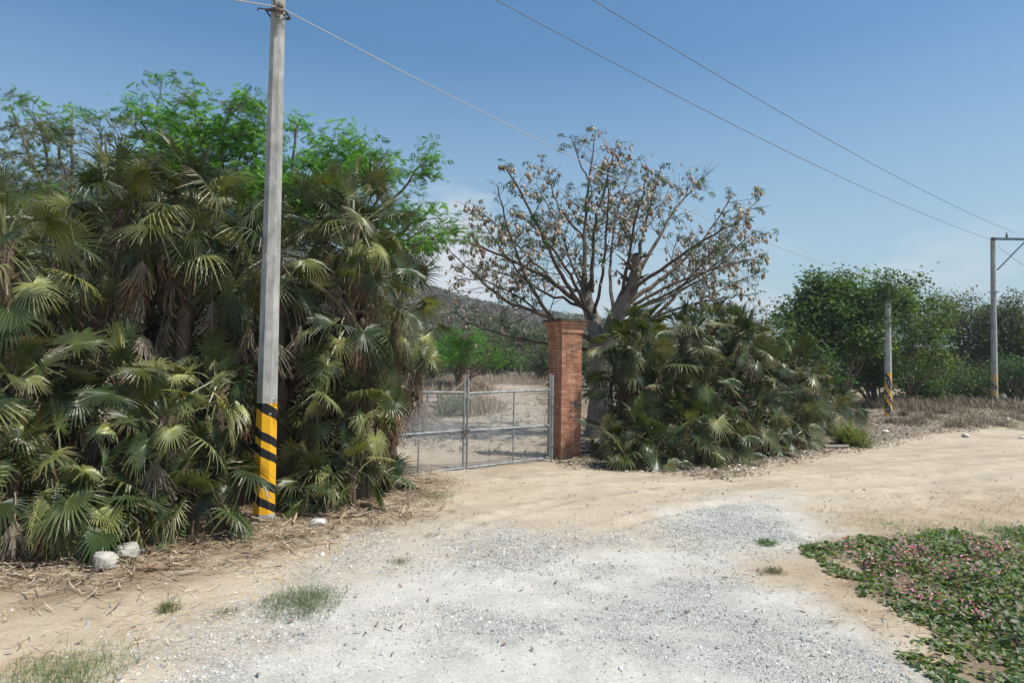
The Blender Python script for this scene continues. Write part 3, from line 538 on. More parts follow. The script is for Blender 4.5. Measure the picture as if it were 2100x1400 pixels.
# ---- feathery legume trees above the left hedge
FG = [(.08, .21, .02), (.12, .26, .03), (.06, .155, .018), (.15, .29, .04)]; GG = [(.10, .13, .075), (.13, .14, .10), (.08, .11, .05), (.15, .14, .11)]
def feather(px0, d, trunk_py, ends, cols, label, per=16, ls=.30, rad=.22, mix=None, lv=2, r0=.13):
    b = P(px0, 900, d); b[2] = float(gz(b[0], b[1])); root = empty('legume_tree', b, label, 'tree', 'feathery trees behind the left hedge'); mb = MB(); tips = []; br = np.array((.17, .13, .11))
    fk = P(px0, trunk_py, d); limb(mb, [b-[0, 0, .2], (b+fk)/2+[.1, 0, 0], fk], r0*1.3, r0, br, 9, .01)
    for ex, ey, dd in ends:
        e_ = P(ex, ey, d+dd); mid = fk*.5+e_*.5+np.array([RG.normal(0, .15), RG.normal(0, .15), .05]); q, rad_ = limb(mb, [fk, mid, e_], r0*.55, .018, br*RG.uniform(.8, 1.3), 6, .03)
        n = len(q); tips.append((q[-1], unit(q[-1]-q[-2])))
        for i in range(int(n*.40), n):
            for _ in range(2):
                if RG.random() < .5:
                    a = RG.normal(0, 1, 3)*np.array([1, 1, .35]); grow(mb, q[i], unit(unit(q[i]-q[i-1])*.7+unit(a)), RG.uniform(.3, .6), .012, 1, tips, br, .8, -.05, 2, .1, .6, .4, .005)
    mb.build('trunk', M_bark, root, smooth=True, recenter=b)
    TPp = np.array([t_[0] for t_ in tips]); n = len(TPp)*per; T = np.repeat(TPp, per, 0)+RG.normal(0, rad, (n, 3))*np.array([1, 1, .45])
    R = rotm(RG.normal(-.45, .35, n), RG.normal(0, .4, n), RG.uniform(0, 6.3, n))*(ls*RG.uniform(.6, 1.2, n))[:, None, None]
    C = pick(cols, n, .12)*np.repeat(RG.uniform(.8, 1.2, len(TPp)), per)[:, None]
    if mix is not None: k = np.repeat(RG.random(len(TPp)) < .18, per); C[k] = pick(mix, k.sum())
    mb = MB(); mb.inst(PINV, PINF, R, T, C); mb.build('crown', M_leaf, root, recenter=b); return root
feather(150, 13.5, 560, [(20, 215, 0), (80, 235, .5), (60, 330, -.5), (150, 225, 1), (210, 280, .5), (0, 380, 0), (120, 300, -1), (230, 340, 1), (-80, 300, 0), (170, 390, -1), (280, 330, .5)], GG, 'grey-green sparse feathery tree, leftmost above the palm hedge', per=11, ls=.17, mix=FG, rad=.17)
feather(420, 14.0, 520, [(260, 235, 0), (320, 222, .5), (400, 215, 0), (450, 245, -.5), (360, 260, .8), (290, 250, -.5), (500, 300, .5), (480, 210, -.5), (340, 310, 1), (460, 330, 1)], FG, 'bright green feathery tree crowned left of the concrete pole', per=13, ls=.18, mix=GG, rad=.16)
feather(560, 14.5, 520, [(560, 270, .5), (615, 245, 0), (680, 300, -.5), (720, 325, 0), (700, 370, -1), (520, 310, 0), (490, 380, 1), (745, 335, 0), (600, 380, -1), (640, 430, 1), (520, 255, -.5), (540, 360, -1), (700, 430, .5)], FG, 'dense bright green feathery tree directly behind the concrete pole', per=15, ls=.185, rad=.19)
feather(700, 15.5, 560, [(870, 335, 0), (790, 410, -.5), (890, 425, 0), (945, 468, -.5), (860, 475, .5), (760, 440, 1), (740, 500, .5), (800, 360, .5)], FG, 'feathery green tree with branches reaching right above the palms toward the gate', per=12, ls=.18, mix=GG, rad=.16)
# ---- broadleaf trees
def leafy(px0, base_py, d, top_py, half, cols, label, name='broadleaf_tree', group=None, per=26, ls=.11, stems=5, lv=3, seed=1, rad=.22, bark_c=(.16, .12, .095), gx_=None, spread=.75, up=.15, leafm=None, low=.25, j=.3):
    global RG; keepRG = RG; RG = np.random.default_rng(seed)
    b = P(px0, base_py, d) if gx_ is None else np.array([gx_[0], gx_[1], 0.]); b[2] = float(gz(b[0], b[1])); H = P(px0, top_py, d)[2]-b[2]; W = half*d/F
    root = empty(name, b, label, 'tree' if H > 2 else 'bush', group); mb = MB(); tips = []
    for i in range(stems):
        a = i*2*PI/stems+RG.uniform(-.4, .4); sp = RG.uniform(.25, 1.)*W/H*1.1; d0 = unit(np.array([math.cos(a)*sp, math.sin(a)*sp, 1.]))
        grow(mb, b+[0, 0, -.05], d0, H*.52*RG.uniform(.8, 1.1), .05+.012*H, lv, tips, np.array(bark_c), spread, up, 3, .08, .58, .8, .006, None, .4)
    # fit the tips to the wanted crown box
    TP_ = np.array([t_[0] for t_ in tips]); lo = TP_.min(0); hi = TP_.max(0); V_ = np.concatenate(mb.V)
    c0 = b.copy(); 
    sxy = W/max(1e-3, np.percentile(np.abs(TP_[:, :2]-c0[:2]), 94)); sz_ = H*.95/max(1e-3, (np.percentile(TP_[:, 2], 99.5)-c0[2]))
    S = np.array([sxy, sxy, sz_]); mb.V = [(v-c0)*S+c0 for v in mb.V]; TP_ = (TP_-c0)*S+c0
    mb.build('trunk', M_bark, root, recenter=b, smooth=True)
    keep_ = TP_[:, 2] > b[2]+low*H; TP_ = TP_[keep_]
    cn = fbm(TP_[:, 0]*1.1+TP_[:, 2]*.7, TP_[:, 1]*1.1+TP_[:, 2]*1.1, 2, seed); TP_ = TP_[cn > .36]
    mb = MB(); scatter_leaves(mb, [(p, 0) for p in TP_], per, rad, ls, cols, j=j, asp=.9); mb.build('crown', leafm or M_leaf, root, recenter=b)
    RG = keepRG; print(label[:30], 'tips', len(TP_)); return root
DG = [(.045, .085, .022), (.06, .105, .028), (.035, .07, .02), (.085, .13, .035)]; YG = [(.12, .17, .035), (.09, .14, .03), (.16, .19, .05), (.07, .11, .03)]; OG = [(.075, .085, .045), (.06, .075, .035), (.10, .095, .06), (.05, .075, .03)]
leafy(1725, 800, 34, 545, 94, [(.055, .10, .024), (.08, .13, .032), (.04, .075, .02), (.12, .17, .05)], 'dense dark green round-crowned tree beside the vine-topped pole', per=52, ls=.21, stems=7, lv=3, seed=3, rad=.30, low=.30, j=.45)
leafy(1870, 790, 36, 592, 55, YG, 'yellow-green loose-leaved tree just right of the vine-topped pole', per=20, ls=.17, stems=4, lv=3, seed=5, rad=.28)
leafy(1985, 800, 44, 590, 85, OG, 'dull olive tree with open branches behind the crossarm pole', per=20, ls=.2, stems=5, lv=3, seed=8, rad=.34, group='thicket at the right edge')
leafy(2090, 800, 43, 600, 90, OG, 'tall brownish tree filling the right edge behind the crossarm pole', per=24, ls=.2, stems=5, lv=3, seed=9, rad=.34, group='thicket at the right edge')
leafy(2180, 800, 44, 590, 90, OG, 'brownish tree partly beyond the right edge', per=14, ls=.2, stems=5, lv=3, seed=19, rad=.34, group='thicket at the right edge')
leafy(1930, 830, 38, 735, 48, DG, 'dark leafy shrub draped over the brown brush left of the crossarm pole', name='shrub', per=26, ls=.15, stems=6, lv=2, seed=12, rad=.28, low=.1)
leafy(2030, 835, 39, 740, 60, DG, 'dark green shrub around the foot of the crossarm pole', name='shrub', per=26, ls=.15, stems=6, lv=2, seed=13, rad=.3, low=.05)
leafy(2110, 838, 38.5, 720, 60, [(.05, .10, .035), (.06, .12, .04)], 'mid-green shrub at the right edge beside the crossarm pole', name='shrub', per=26, ls=.15, stems=6, lv=2, seed=14, rad=.3, low=.05)
leafy(1590, 800, 26, 650, 45, DG, 'small dark green tree peeking over the right palm hedge', per=16, ls=.16, stems=4, lv=2, seed=15, rad=.28)
# ---- beyond the gate
MG = [(.075, .20, .012), (.10, .25, .018), (.06, .16, .012)]
leafy(940, 802, 42, 668, 78, MG, 'bright green umbrella-crowned tree on the brown mound beyond the gate', per=60, ls=.13, stems=4, lv=3, seed=21, rad=.26, low=.42, bark_c=(.15, .09, .07))
leafy(915, 852, 27, 806, 42, [(.06, .12, .03), (.08, .14, .04), (.11, .16, .06)], 'rounded green bush just behind the gate sign', name='bush', per=30, ls=.09, stems=6, lv=2, seed=23, rad=.13, low=0.)
leafy(1018, 770, 62, 700, 34, DG, 'dark green round tree at the far end of the meadow', per=24, ls=.28, stems=5, lv=2, seed=24, rad=.5, low=.1)
leafy(1068, 762, 66, 722, 17, MG, 'small bright green bush beside the dirt track bend', name='bush', per=24, ls=.22, stems=4, lv=2, seed=25, rad=.3, low=.0)
leafy(880, 790, 50, 715, 45, OG, 'olive shrub left of the umbrella-crowned tree', name='shrub', per=24, ls=.18, stems=5, lv=2, seed=26, rad=.3, low=.0)
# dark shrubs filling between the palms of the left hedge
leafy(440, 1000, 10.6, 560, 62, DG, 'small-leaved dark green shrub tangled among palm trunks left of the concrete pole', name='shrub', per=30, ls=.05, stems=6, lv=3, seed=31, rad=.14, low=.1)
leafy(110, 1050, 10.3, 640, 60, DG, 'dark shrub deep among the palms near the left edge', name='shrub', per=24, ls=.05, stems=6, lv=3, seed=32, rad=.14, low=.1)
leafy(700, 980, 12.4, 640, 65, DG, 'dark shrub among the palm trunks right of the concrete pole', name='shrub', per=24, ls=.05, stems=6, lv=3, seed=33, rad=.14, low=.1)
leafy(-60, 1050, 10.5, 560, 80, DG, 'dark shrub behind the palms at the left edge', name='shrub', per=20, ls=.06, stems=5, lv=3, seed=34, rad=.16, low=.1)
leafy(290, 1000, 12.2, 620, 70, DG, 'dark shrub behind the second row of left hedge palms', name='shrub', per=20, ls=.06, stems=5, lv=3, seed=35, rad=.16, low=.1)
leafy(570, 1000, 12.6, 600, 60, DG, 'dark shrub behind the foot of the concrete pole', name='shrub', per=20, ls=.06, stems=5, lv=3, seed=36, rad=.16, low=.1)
# ---- copies of small scrub trees along the far meadow edge
proto = leafy(1100, 755, 70, 705, 35, [(.085, .10, .05), (.07, .085, .045), (.10, .095, .06)], 'grey-green scrub tree behind the brick pillar', name='scrub_tree', group='scrub trees on the far slope', per=12, ls=.26, stems=5, lv=2, seed=41, rad=.42, low=.05)
proto2 = leafy(1000, 755, 75, 700, 45, [(.15, .12, .10), (.12, .10, .08)], 'leafless brown scrub tree right of the umbrella-crowned tree', name='scrub_tree', group='scrub trees on the far slope', per=7, ls=.26, stems=6, lv=2, seed=42, rad=.42, low=.05, bark_c=(.22, .18, .16))
rows = []
for i in range(46):
    d_ = RG.uniform(75, 135); px_ = RG.uniform(840, 1220) if i % 3 else RG.uniform(380, 900); rows.append((px_, d_))
rows.sort(); nA = nB = 0; rows = rows[::2]
for px_, d_ in rows:
    p = P(px_, 750, d_); p[2] = float(gz(p[0], p[1]))-.1; dark = RG.random() < .55; nA += dark; nB += (not dark)
    k = nA if dark else nB
    dup(proto if dark else proto2, p, RG.uniform(0, 6.3), RG.uniform(.6, 1.1), f'{ORD[k-1]} '+('grey-green' if dark else 'leafless brown')+' scrub tree from the left on the slope beyond the gate')
for i in range(14):
    px_ = 1320+i*60+RG.uniform(-20, 20); d_ = RG.uniform(50, 75); p = P(px_, 750, d_); p[2] = float(gz(p[0], p[1]))-.1
    dup(proto if i % 2 else proto2, p, RG.uniform(0, 6.3), RG.uniform(1.0, 1.5), ('grey-green' if i % 2 else 'leafless brown')+f' scrub tree, {ORD[i//2]} such behind the right-hand hedge, counting from the left', group='scrub trees behind the right-hand hedge')
# ---- dry forest on the hill: one mass
n = 12000; u = RG.uniform(-1.1, 1.0, n); dd = RG.uniform(85, 330, n); yy = dd/np.sqrt(1+u*u); xx = u*yy; zz = gz(xx, yy)
tv, tf = [], []
for i in range(54):
    a = RG.uniform(0, 6.3); r = RG.uniform(.1, .62); h = RG.uniform(.3, 1.0)*(1-.45*r); b_ = len(tv); o = np.array([math.cos(a)*r, math.sin(a)*r, h]); e1_ = RG.normal(0, .05, 3)+[0, 0, .03]; e2_ = RG.normal(0, .05, 3)
    tv += [tuple(o-e1_), tuple(o-e2_), tuple(o+e1_), tuple(o+e2_)]; tf.append((b_, b_+1, b_+2, b_+3))
R = rotm(np.zeros(n), np.zeros(n), RG.uniform(0, 6.3, n))*RG.uniform(2.4, 4.2, n)[:, None, None]
g_ = sstep(.38, .55, fbm(xx*.03, yy*.03, 4, 71))[:, None]; cc = pick([(.20, .165, .14), (.185, .15, .125), (.21, .175, .15)], n, .05)*(1-g_)+pick([(.145, .15, .10), (.13, .14, .09)], n, .05)*g_
mb = MB(); mb.inst(tv, tf, R, np.c_[xx, yy, zz-.2], cc); tag(mb.build('dry_forest', newmat('dry_forest', .95, .05, transl=.2, tcol=(1, 1, 1))), 'leafless grey-brown dry forest covering the far hillside', 'forest', kind='stuff')

TH = 'thicket at the right edge'
for i, (px_, d_, tp_, hw_, k, c_) in enumerate(((1660, 30, 690, 55, 'dark shrub under the round-crowned tree at its left', DG), (1790, 35, 700, 60, 'dark shrub behind the shorter pole', DG), (1885, 41, 735, 50, 'green shrub right of the shorter pole', YG), (1965, 46, 735, 60, 'large olive shrub left of the crossarm pole', OG), (2000, 40, 765, 42, 'low dark shrub left of the crossarm pole foot', DG), (2075, 46, 680, 70, 'large dark shrub right of the crossarm pole', DG), (1710, 40, 720, 70, 'olive shrub far behind the round-crowned tree', OG), (1900, 36.5, 768, 30, 'small dark shrub at the left end of the brown brush', DG))):
    leafy(px_, 820, d_, tp_, hw_, c_, k, name='shrub', per=30, ls=.18, stems=6, lv=2, seed=60+i, rad=.34, low=.0, group=TH)
for i, (px_, d_, tp_, hw_, k, c_) in enumerate(((860, 60, 715, 60, 'olive shrub at the left of the far meadow edge', OG), (935, 66, 712, 60, 'dark shrub behind the umbrella-crowned tree', OG), (990, 70, 720, 45, 'low olive shrub behind the far post fence', OG), (1110, 60, 715, 40, 'olive shrub against the left side of the brick pillar', OG), (1150, 56, 700, 50, 'grey-green shrub behind the brick pillar', OG), (1210, 50, 700, 60, 'dark shrub behind the trunk of the pod tree', DG), (1290, 45, 690, 70, 'olive shrub behind the right palm hedge', OG))):
    leafy(px_, 760, d_, tp_, hw_, c_, k, name='shrub', per=26, ls=.24, stems=6, lv=2, seed=80+i, rad=.45, low=.0, group='shrubs along the far meadow edge')

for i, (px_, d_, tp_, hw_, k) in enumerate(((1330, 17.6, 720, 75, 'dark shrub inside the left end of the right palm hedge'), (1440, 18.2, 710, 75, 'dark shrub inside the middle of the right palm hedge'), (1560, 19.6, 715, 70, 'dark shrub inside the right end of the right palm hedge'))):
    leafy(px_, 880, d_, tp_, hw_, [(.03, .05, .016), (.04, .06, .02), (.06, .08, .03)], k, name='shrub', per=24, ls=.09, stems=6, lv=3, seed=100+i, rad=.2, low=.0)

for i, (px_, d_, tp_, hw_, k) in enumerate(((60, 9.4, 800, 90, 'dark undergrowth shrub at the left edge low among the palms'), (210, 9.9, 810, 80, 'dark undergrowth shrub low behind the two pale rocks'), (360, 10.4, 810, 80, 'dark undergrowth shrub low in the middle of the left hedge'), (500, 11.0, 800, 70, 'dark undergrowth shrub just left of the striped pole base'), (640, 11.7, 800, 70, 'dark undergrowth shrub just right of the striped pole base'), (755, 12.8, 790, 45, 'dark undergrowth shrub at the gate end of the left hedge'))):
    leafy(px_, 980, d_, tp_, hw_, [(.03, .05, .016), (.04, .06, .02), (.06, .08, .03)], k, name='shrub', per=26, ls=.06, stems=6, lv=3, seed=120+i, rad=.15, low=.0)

for i, (px_, d_, tp_, hw_, k) in enumerate(((900, 95, 668, 45, 'hazy olive tree on the slope above the umbrella-crowned tree, left'), (985, 88, 672, 40, 'hazy olive tree on the slope right above the umbrella-crowned tree'), (1045, 92, 665, 45, 'hazy grey-green tree on the slope midway between bright tree and pillar'), (1100, 84, 672, 38, 'hazy grey-green tree on the slope just left of the brick pillar'), (1020, 120, 640, 40, 'faint tree high on the slope behind the lowest bare branch'))):
    leafy(px_, 755, d_, tp_, hw_, [(.085, .10, .05), (.07, .09, .045), (.11, .115, .06)], k, name='tree', per=20, ls=.36, stems=6, lv=2, seed=140+i, rad=.7, low=.05, group='trees on the slope beyond the gate')
# ------------------------------------------------------------------ brick pillar
co = GP(1150, 943); PW = .56; ang = math.radians(31); n_r = np.array([math.sin(ang), -math.cos(ang), 0]); n_l = np.array([-math.cos(ang), -math.sin(ang), 0])
pc = co-(PW/2)*(n_r+n_l); pc[2] = co[2]; PH = P(1152, 650, co[1])[2]-co[2]
pil = empty('brick_pillar', pc, 'tall red brick gate pillar with corbelled top right of the chain-link gate', 'pillar', rz=ang)
BR = [(.44, .19, .11), (.39, .165, .095), (.50, .24, .15), (.43, .21, .13), (.36, .145, .09), (.47, .20, .11), (.16, .12, .11)]; BW = [6, 5, 5, 5, 3, 5, .7]
def bricks(mb, z0, nc, w_, ch=.0655):
    mb.box((0, 0, z0+nc*ch/2), (w_-.012, w_-.012, nc*ch), (.46, .33, .25))
    for k in range(nc):
        z = z0+(k+.5)*ch
        for s in range(4):
            a = s*PI/2; off = (.0 if k % 2 else .5); L_ = .225; st = -w_/2+(-off*L_); x0 = st
            while x0 < w_/2-.012:
                x1 = min(x0+L_, w_/2); xs = max(x0, -w_/2)
                if x1-xs > .03:
                    g_ = .010; cx_ = (xs+x1)/2; lw = x1-xs-(g_*1.2)*((x1 < w_/2)+0); jit = RG.uniform(-.003, .003)
                    c = np.array(random.choices(BR, BW)[0])*random.uniform(.82, 1.18)
                    X0, X1 = xs+(g_ if xs > -w_/2 else -.0015*(s % 2)-.0), x1-(g_ if x1 < w_/2 else 0)
                    cy = -(w_/2-.055+jit); lx = np.array([(X0+X1)/2, cy]); ca, sa = math.cos(a), math.sin(a)
                    # butt the corner bricks: even faces own the corner on even courses
                    own = (s+k) % 2 == 0
                    if not own:
                        if xs <= -w_/2+1e-6: X0 += .112
                        if x1 >= w_/2-1e-6: X1 -= .112
                        lx[0] = (X0+X1)/2
                    if X1-X0 > .02:
                        mb.box((lx[0]*ca-lx[1]*sa, lx[0]*sa+lx[1]*ca, z+RG.uniform(-.002, .002)), (X1-X0, .11, ch-.017), c, rz=a+RG.uniform(-.006, .006))
                x0 += L_
mb = MB(); nc = int((PH-.30)/.0655); bricks(mb, -.13, nc+2, PW); sh = mb.build('shaft', newmat('brick', .85, .2, noise=22, grime=5, bump=(70, .5, .01), bright=(.8, 1.15)), pil)
zt = -.13+(nc+2)*.0655; mb = MB()
for i, e_ in enumerate((.028, .028, .055, .082)): bricks(mb, zt+.0008+i*.0655, 1, PW+e_*2)
mb.build('cornice', sh.data.materials[0], pil); zt += 4*.0655
mb = MB(); mb.box((0, 0, zt+.022), (PW+.21, PW+.21, .04), (.10, .075, .06)); mb.box((0, 0, zt+.052), (PW+.05, PW+.05, .02), (.12, .09, .07))
for i in range(60):
    a = random.uniform(0, 6.3); mb.box(((random.random()-.5)*(PW+.18), (random.random()-.5)*(PW+.18), zt+.05), (random.uniform(.02, .08), .02, random.uniform(.01, .035)), (.09, .07, .05), a)
mb.build('cap', M_stone, pil)
# ------------------------------------------------------------------ chain-link gate
ST = (.33, .345, .36)
A0 = GP(957, 962); A1 = GP(1126, 944); A1 = A1+(A0*0); 
def gate_leaf(p0, p1, label, posts, top0, top1, mid0, mid1, bot0, bot1, stile_h0, stile_h1, first=False):
    """frame in the plane p0-p1; heights above each foot"""
    z0 = p0[2]; root = empty('gate_leaf', p0, label, 'gate', 'the two leaves of the chain-link gate'); mb = MB(); R_ = .022
    def at(t_, h): return p0*(1-t_)+p1*t_+np.array([0, 0, h])
    for h0, h1 in ((bot0, bot1), (mid0, mid1), (top0, top1)): mb.tube([at(0, h0), at(1, h1)], R_, ST, 8)
    mb.build('rails', M_metal, root, smooth=True, recenter=p0)
    for t_, hh, hb in ((0, stile_h0, bot0-.02), (1, stile_h1, bot1-.02)):
        mb = MB(); mb.tube([at(t_, hb), at(t_, hh)], .024, ST, 8, cap=True); mb.build('stile', M_metal, root, smooth=True, recenter=p0)
    for t_ in posts:
        mb = MB(); mb.tube([at(t_, bot0+(bot1-bot0)*t_), at(t_, top0+(top1-top0)*t_)], .016, ST, 8); mb.build('brace', M_metal, root, smooth=True, recenter=p0)
    for t_, s in ((.0, 1), (1., -1)):   # short diagonal arm for the barbed wire
        mb = MB(); mb.tube([at(t_, min(stile_h0, stile_h1)-.06), at(t_+s*.14, top0+.03)], .007, (.5, .42, .36), 5); mb.build('stay', M_metal, root, recenter=p0)
    mb = MB(); L_ = np.linalg.norm((p1-p0)[:2]); H_ = top0-bot0; sp = .072; e1 = (p1-p0)/L_; e1[2] = 0
    k = -int(H_/sp)-1
    def wz(s_, h): return p0+(p1-p0)*(s_/L_)+np.array([0, 0, h+bot0+(bot1-bot0)*s_/L_+.02])
    nrm = np.array([-e1[1], e1[0], 0])
    for sg in (1, -1):
        for i in range(-int(H_/sp)-2, int(L_/sp)+int(H_/sp)+3):
            s0 = i*sp; a = (s0, 0.); b_ = (s0+sg*H_, H_); pts = []
            # clip to the panel
            lo, hi = 0., 1.
            dx = b_[0]-a[0]
            ta, tb = (0-a[0])/dx, (L_-a[0])/dx; lo = max(lo, min(ta, tb)); hi = min(hi, max(ta, tb))
            if hi-lo < .01: continue
            q0 = wz(a[0]+dx*lo, H_*lo)+nrm*.003*sg; q1 = wz(a[0]+dx*hi, H_*hi)+nrm*.003*sg
            mb.tube([q0, q1], .0028, (.42, .43, .44), 3)
    mb.build('wire_mesh', M_metal, root, recenter=p0)
    return root
hm = lambda p, py: P(topx(p)[0], py, p[1])[2]-p[2]
B0 = A0.copy(); B0[0] -= .075; B0[2] = A0[2]
dirn = unit(np.array([GP(850, 977)[0]-A0[0], GP(850, 977)[1]-A0[1], 0])); B1 = B0+dirn*2.35; B1[2] = A0[2]+.02; A1z = A1.copy()
g1 = gate_leaf(A0, A1, 'right leaf of the grey chain-link gate, hinged by the brick pillar', (.54,), hm(A0, 806), hm(A1, 799), hm(A0, 883), hm(A1, 872), .03, .07, hm(A0, 775), hm(A1, 766))
g2 = gate_leaf(B0, B1, 'left leaf of the grey chain-link gate running into the palm hedge', (.52,), hm(B0, 804), hm(B0, 804)+.03, hm(B0, 882), hm(B0, 882), .03, .02, hm(B0, 773), hm(B0, 775))
lt = MB(); c_ = A0+np.array([-.037, -.03, hm(A0, 884)])
for i in range(4): 
    th = np.linspace(0, 2*PI, 14); r_ = .055+.012*i
    lt.tube(np.c_[c_[0]+np.cos(th)*r_*1.1, c_[1]+.03+np.sin(th)*r_*.8, c_[2]+np.sin(th*1+i)*.03+i*.008-.01], .007, (.20, .11, .06), 5)
lt.box(c_+[0, -.035, -.06], (.05, .025, .06), (.22, .14, .08)); lt.tube([c_+[-.02, -.035, -.03], c_+[-.02, -.035, .0], c_+[.02, -.035, .0], c_+[.02, -.035, -.03]], .005, (.4, .4, .4), 5)
tag(lt.build('padlock_chain', M_metal, recenter=c_), 'rusty chain and padlock joining the two gate leaves', 'chain').location = tuple(c_)
# posts at the pillar
hp = GP(1131, 947); mb = MB(); mb.tube([hp, hp+[.0, 0, hm(hp, 768)]], .03, ST, 10, cap=True); hpo = empty('gate_post', hp, 'grey steel hinge post against the shaded side of the brick pillar', 'post')
mb.build('pipe', M_metal, hpo, smooth=True, recenter=hp)
for z_ in (.35, 1.25):
    mb = MB(); mb.tube([hp+[-.05, -.02, z_], hp+[.04, -.02, z_]], .018, (.2, .12, .08), 6, cap=True); mb.build('hinge', M_metal, hpo, recenter=hp)
# sign wired to the gate: a pale board with dark lines
sp_ = B0*(1-.40)+B1*.40; sc0 = P(876, 815, sp_[1]-.06); ts_ = None
tt_ = np.linspace(0, 1, 200); L3 = [abs(topx(B0*(1-q)+B1*q)[0]-886) for q in tt_]; q = tt_[int(np.argmin(L3))]; sp_ = B0*(1-q)+B1*q; sc0 = P(886, 815, sp_[1]-.05)
rz_ = math.atan2((B0-B1)[1], (B0-B1)[0]); sg = empty('gate_sign', sc0, 'small faded board with worn lines of lettering wired to the left gate leaf', 'sign', rz=rz_)
mb = MB(); mb.box((0, 0, 0), (.27, .008, .145), (.09, .075, .07)); mb.build('board', M_plain, sg)
mb = MB(); mb.box((.01, -.006, .055), (.19, .004, .022), (.45, .38, .36)); mb.box((.01, -.006, .018), (.21, .004, .026), (.42, .34, .32)); mb.box((.0, -.006, -.022), (.25, .004, .026), (.46, .38, .36)); mb.box((.01, -.006, -.056), (.23, .004, .018), (.62, .60, .60)); mb.build('lettering', M_plain, sg)
mb = MB(); mb.box((-.105, -.009, .045), (.035, .004, .05), (.12, .30, .20)); mb.build('emblem', M_plain, sg)
# fence running right behind the pillar
fa = GP(1196, 935); fa = P(1196, 800, fa[1]+.2); fb = fa+np.array([3.2, .9, .03]); fpos = np.array([fa[0], fa[1], float(gz(fa[0], fa[1]))]); fe = empty('chain_link_fence', fpos, 'low wire fence running from the brick pillar behind the right palm hedge', 'fence')
mb = MB(); mb.tube([fa, fb], .02, ST, 8); mb.build('rail', M_metal, fe, recenter=fpos)
for t_ in (.35, 1.):
    p = fa*(1-t_)+fb*t_; mb = MB(); mb.tube([[p[0], p[1], float(gz(p[0], p[1]))-.1], p], .022, ST, 8); mb.build('post', M_metal, fe, recenter=fpos)
mb = MB(); H_ = fa[2]-fpos[2]-.05; L_ = 3.3
for sg_ in (1, -1):
    for i in range(-24, 72):
        s0 = i*.07; lo = max(0, min(-s0/(sg_*H_), (L_-s0)/(sg_*H_))); hi = min(1, max(-s0/(sg_*H_), (L_-s0)/(sg_*H_)))
        if hi-lo < .01: continue
        f_ = lambda k: fa+(fb-fa)*((s0+sg_*H_*k)/L_)+np.array([0, 0, -H_+H_*k]); mb.tube([f_(lo), f_(hi)], .0028, (.42, .43, .44), 3)
mb.build('wire_mesh', M_metal, fe, recenter=fpos)
# ------------------------------------------------------------------ utility poles
def pole_mat(name, stripes, top, worn=0., z0=.05, slope=.073):
    m = newmat(name, .85, .2, noise=7, grime=9, bump=(60, .5, .008), bright=(.82, 1.12)); t = m.node_tree; b = t.nodes['Principled BSDF']; src = b.inputs['Base Color'].links[0].from_socket
    tcn = t.nodes.new('ShaderNodeTexCoord'); s = t.nodes.new('ShaderNodeSeparateXYZ'); t.links.new(tcn.outputs['Object'], s.inputs[0])
    def M2(op, a, b_=None):
        k = t.nodes.new('ShaderNodeMath'); k.operation = op
        for i, q in enumerate((a, b_)):
            if q is None: continue
            if isinstance(q, (float, int)): k.inputs[i].default_value = q
            else: t.links.new(q, k.inputs[i])
        return k.outputs[0]
    nz_ = t.nodes.new('ShaderNodeTexNoise'); nz_.inputs['Scale'].default_value = 9.; nz_.inputs['Detail'].default_value = 4; t.links.new(tcn.outputs['Object'], nz_.inputs[0])
    ang_ = M2('ARCTAN2', s.outputs[0], M2('MULTIPLY', s.outputs[1], -1.)); h = M2('ADD', s.outputs[2], M2('MULTIPLY', ang_, slope)); h = M2('ADD', h, M2('MULTIPLY', M2('SUBTRACT', nz_.outputs[0], .5), .035))
    acc = None
    for a, b_ in stripes:
        k = M2('MULTIPLY', M2('GREATER_THAN', h, float(a)), M2('LESS_THAN', h, float(b_))); acc = k if acc is None else M2('MAXIMUM', acc, k)
    zz_ = M2('ADD', s.outputs[2], M2('MULTIPLY', M2('SUBTRACT', nz_.outputs[0], .5), .03)); paint = M2('MULTIPLY', M2('GREATER_THAN', zz_, z0), M2('LESS_THAN', zz_, float(top)))
    nw = t.nodes.new('ShaderNodeTexNoise'); nw.inputs['Scale'].default_value = 14.; nw.inputs['Detail'].default_value = 6; t.links.new(tcn.outputs['Object'], nw.inputs[0])
    paint = M2('MULTIPLY', paint, M2('GREATER_THAN', nw.outputs[0], .31+worn))
    m1 = t.nodes.new('ShaderNodeMix'); m1.data_type = 'RGBA'; t.links.new(acc, m1.inputs[0]); m1.inputs[6].default_value = (.78, .40, .02, 1); m1.inputs[7].default_value = (.018, .018, .02, 1)
    m3 = t.nodes.new('ShaderNodeMix'); m3.data_type = 'RGBA'; t.links.new(paint, m3.inputs[0]); t.links.new(src, m3.inputs[6]); t.links.new(m1.outputs[2], m3.inputs[7]); t.links.new(m3.outputs[2], b.inputs['Base Color']); return m
def pole(p, H, r0, r1, mat, label, group, rot=0.0):
    root = empty('utility_pole', p, label, 'utility pole', group); mb = MB(); z = np.linspace(-.1, H, 40); mb.tube(np.c_[z*0, z*0, z], r0+(r1-r0)*np.clip(z/H, 0, 1), (.40, .385, .36), 8, cap=True, ph=rot); o = mb.build('shaft', mat, root); return root
PG = 'concrete utility poles'
p1 = GP(541, 1068); pr = pole(p1, 8.9, .150, .085, pole_mat('striped_concrete', [(1.065, 1.185), (.855, .97), (.455, .57), (.205, .32), (1.43, 1.58)], 1.555, z0=.10), 'nearest grey concrete pole with yellow and black striped base at the left hedge', PG, rot=-.10)
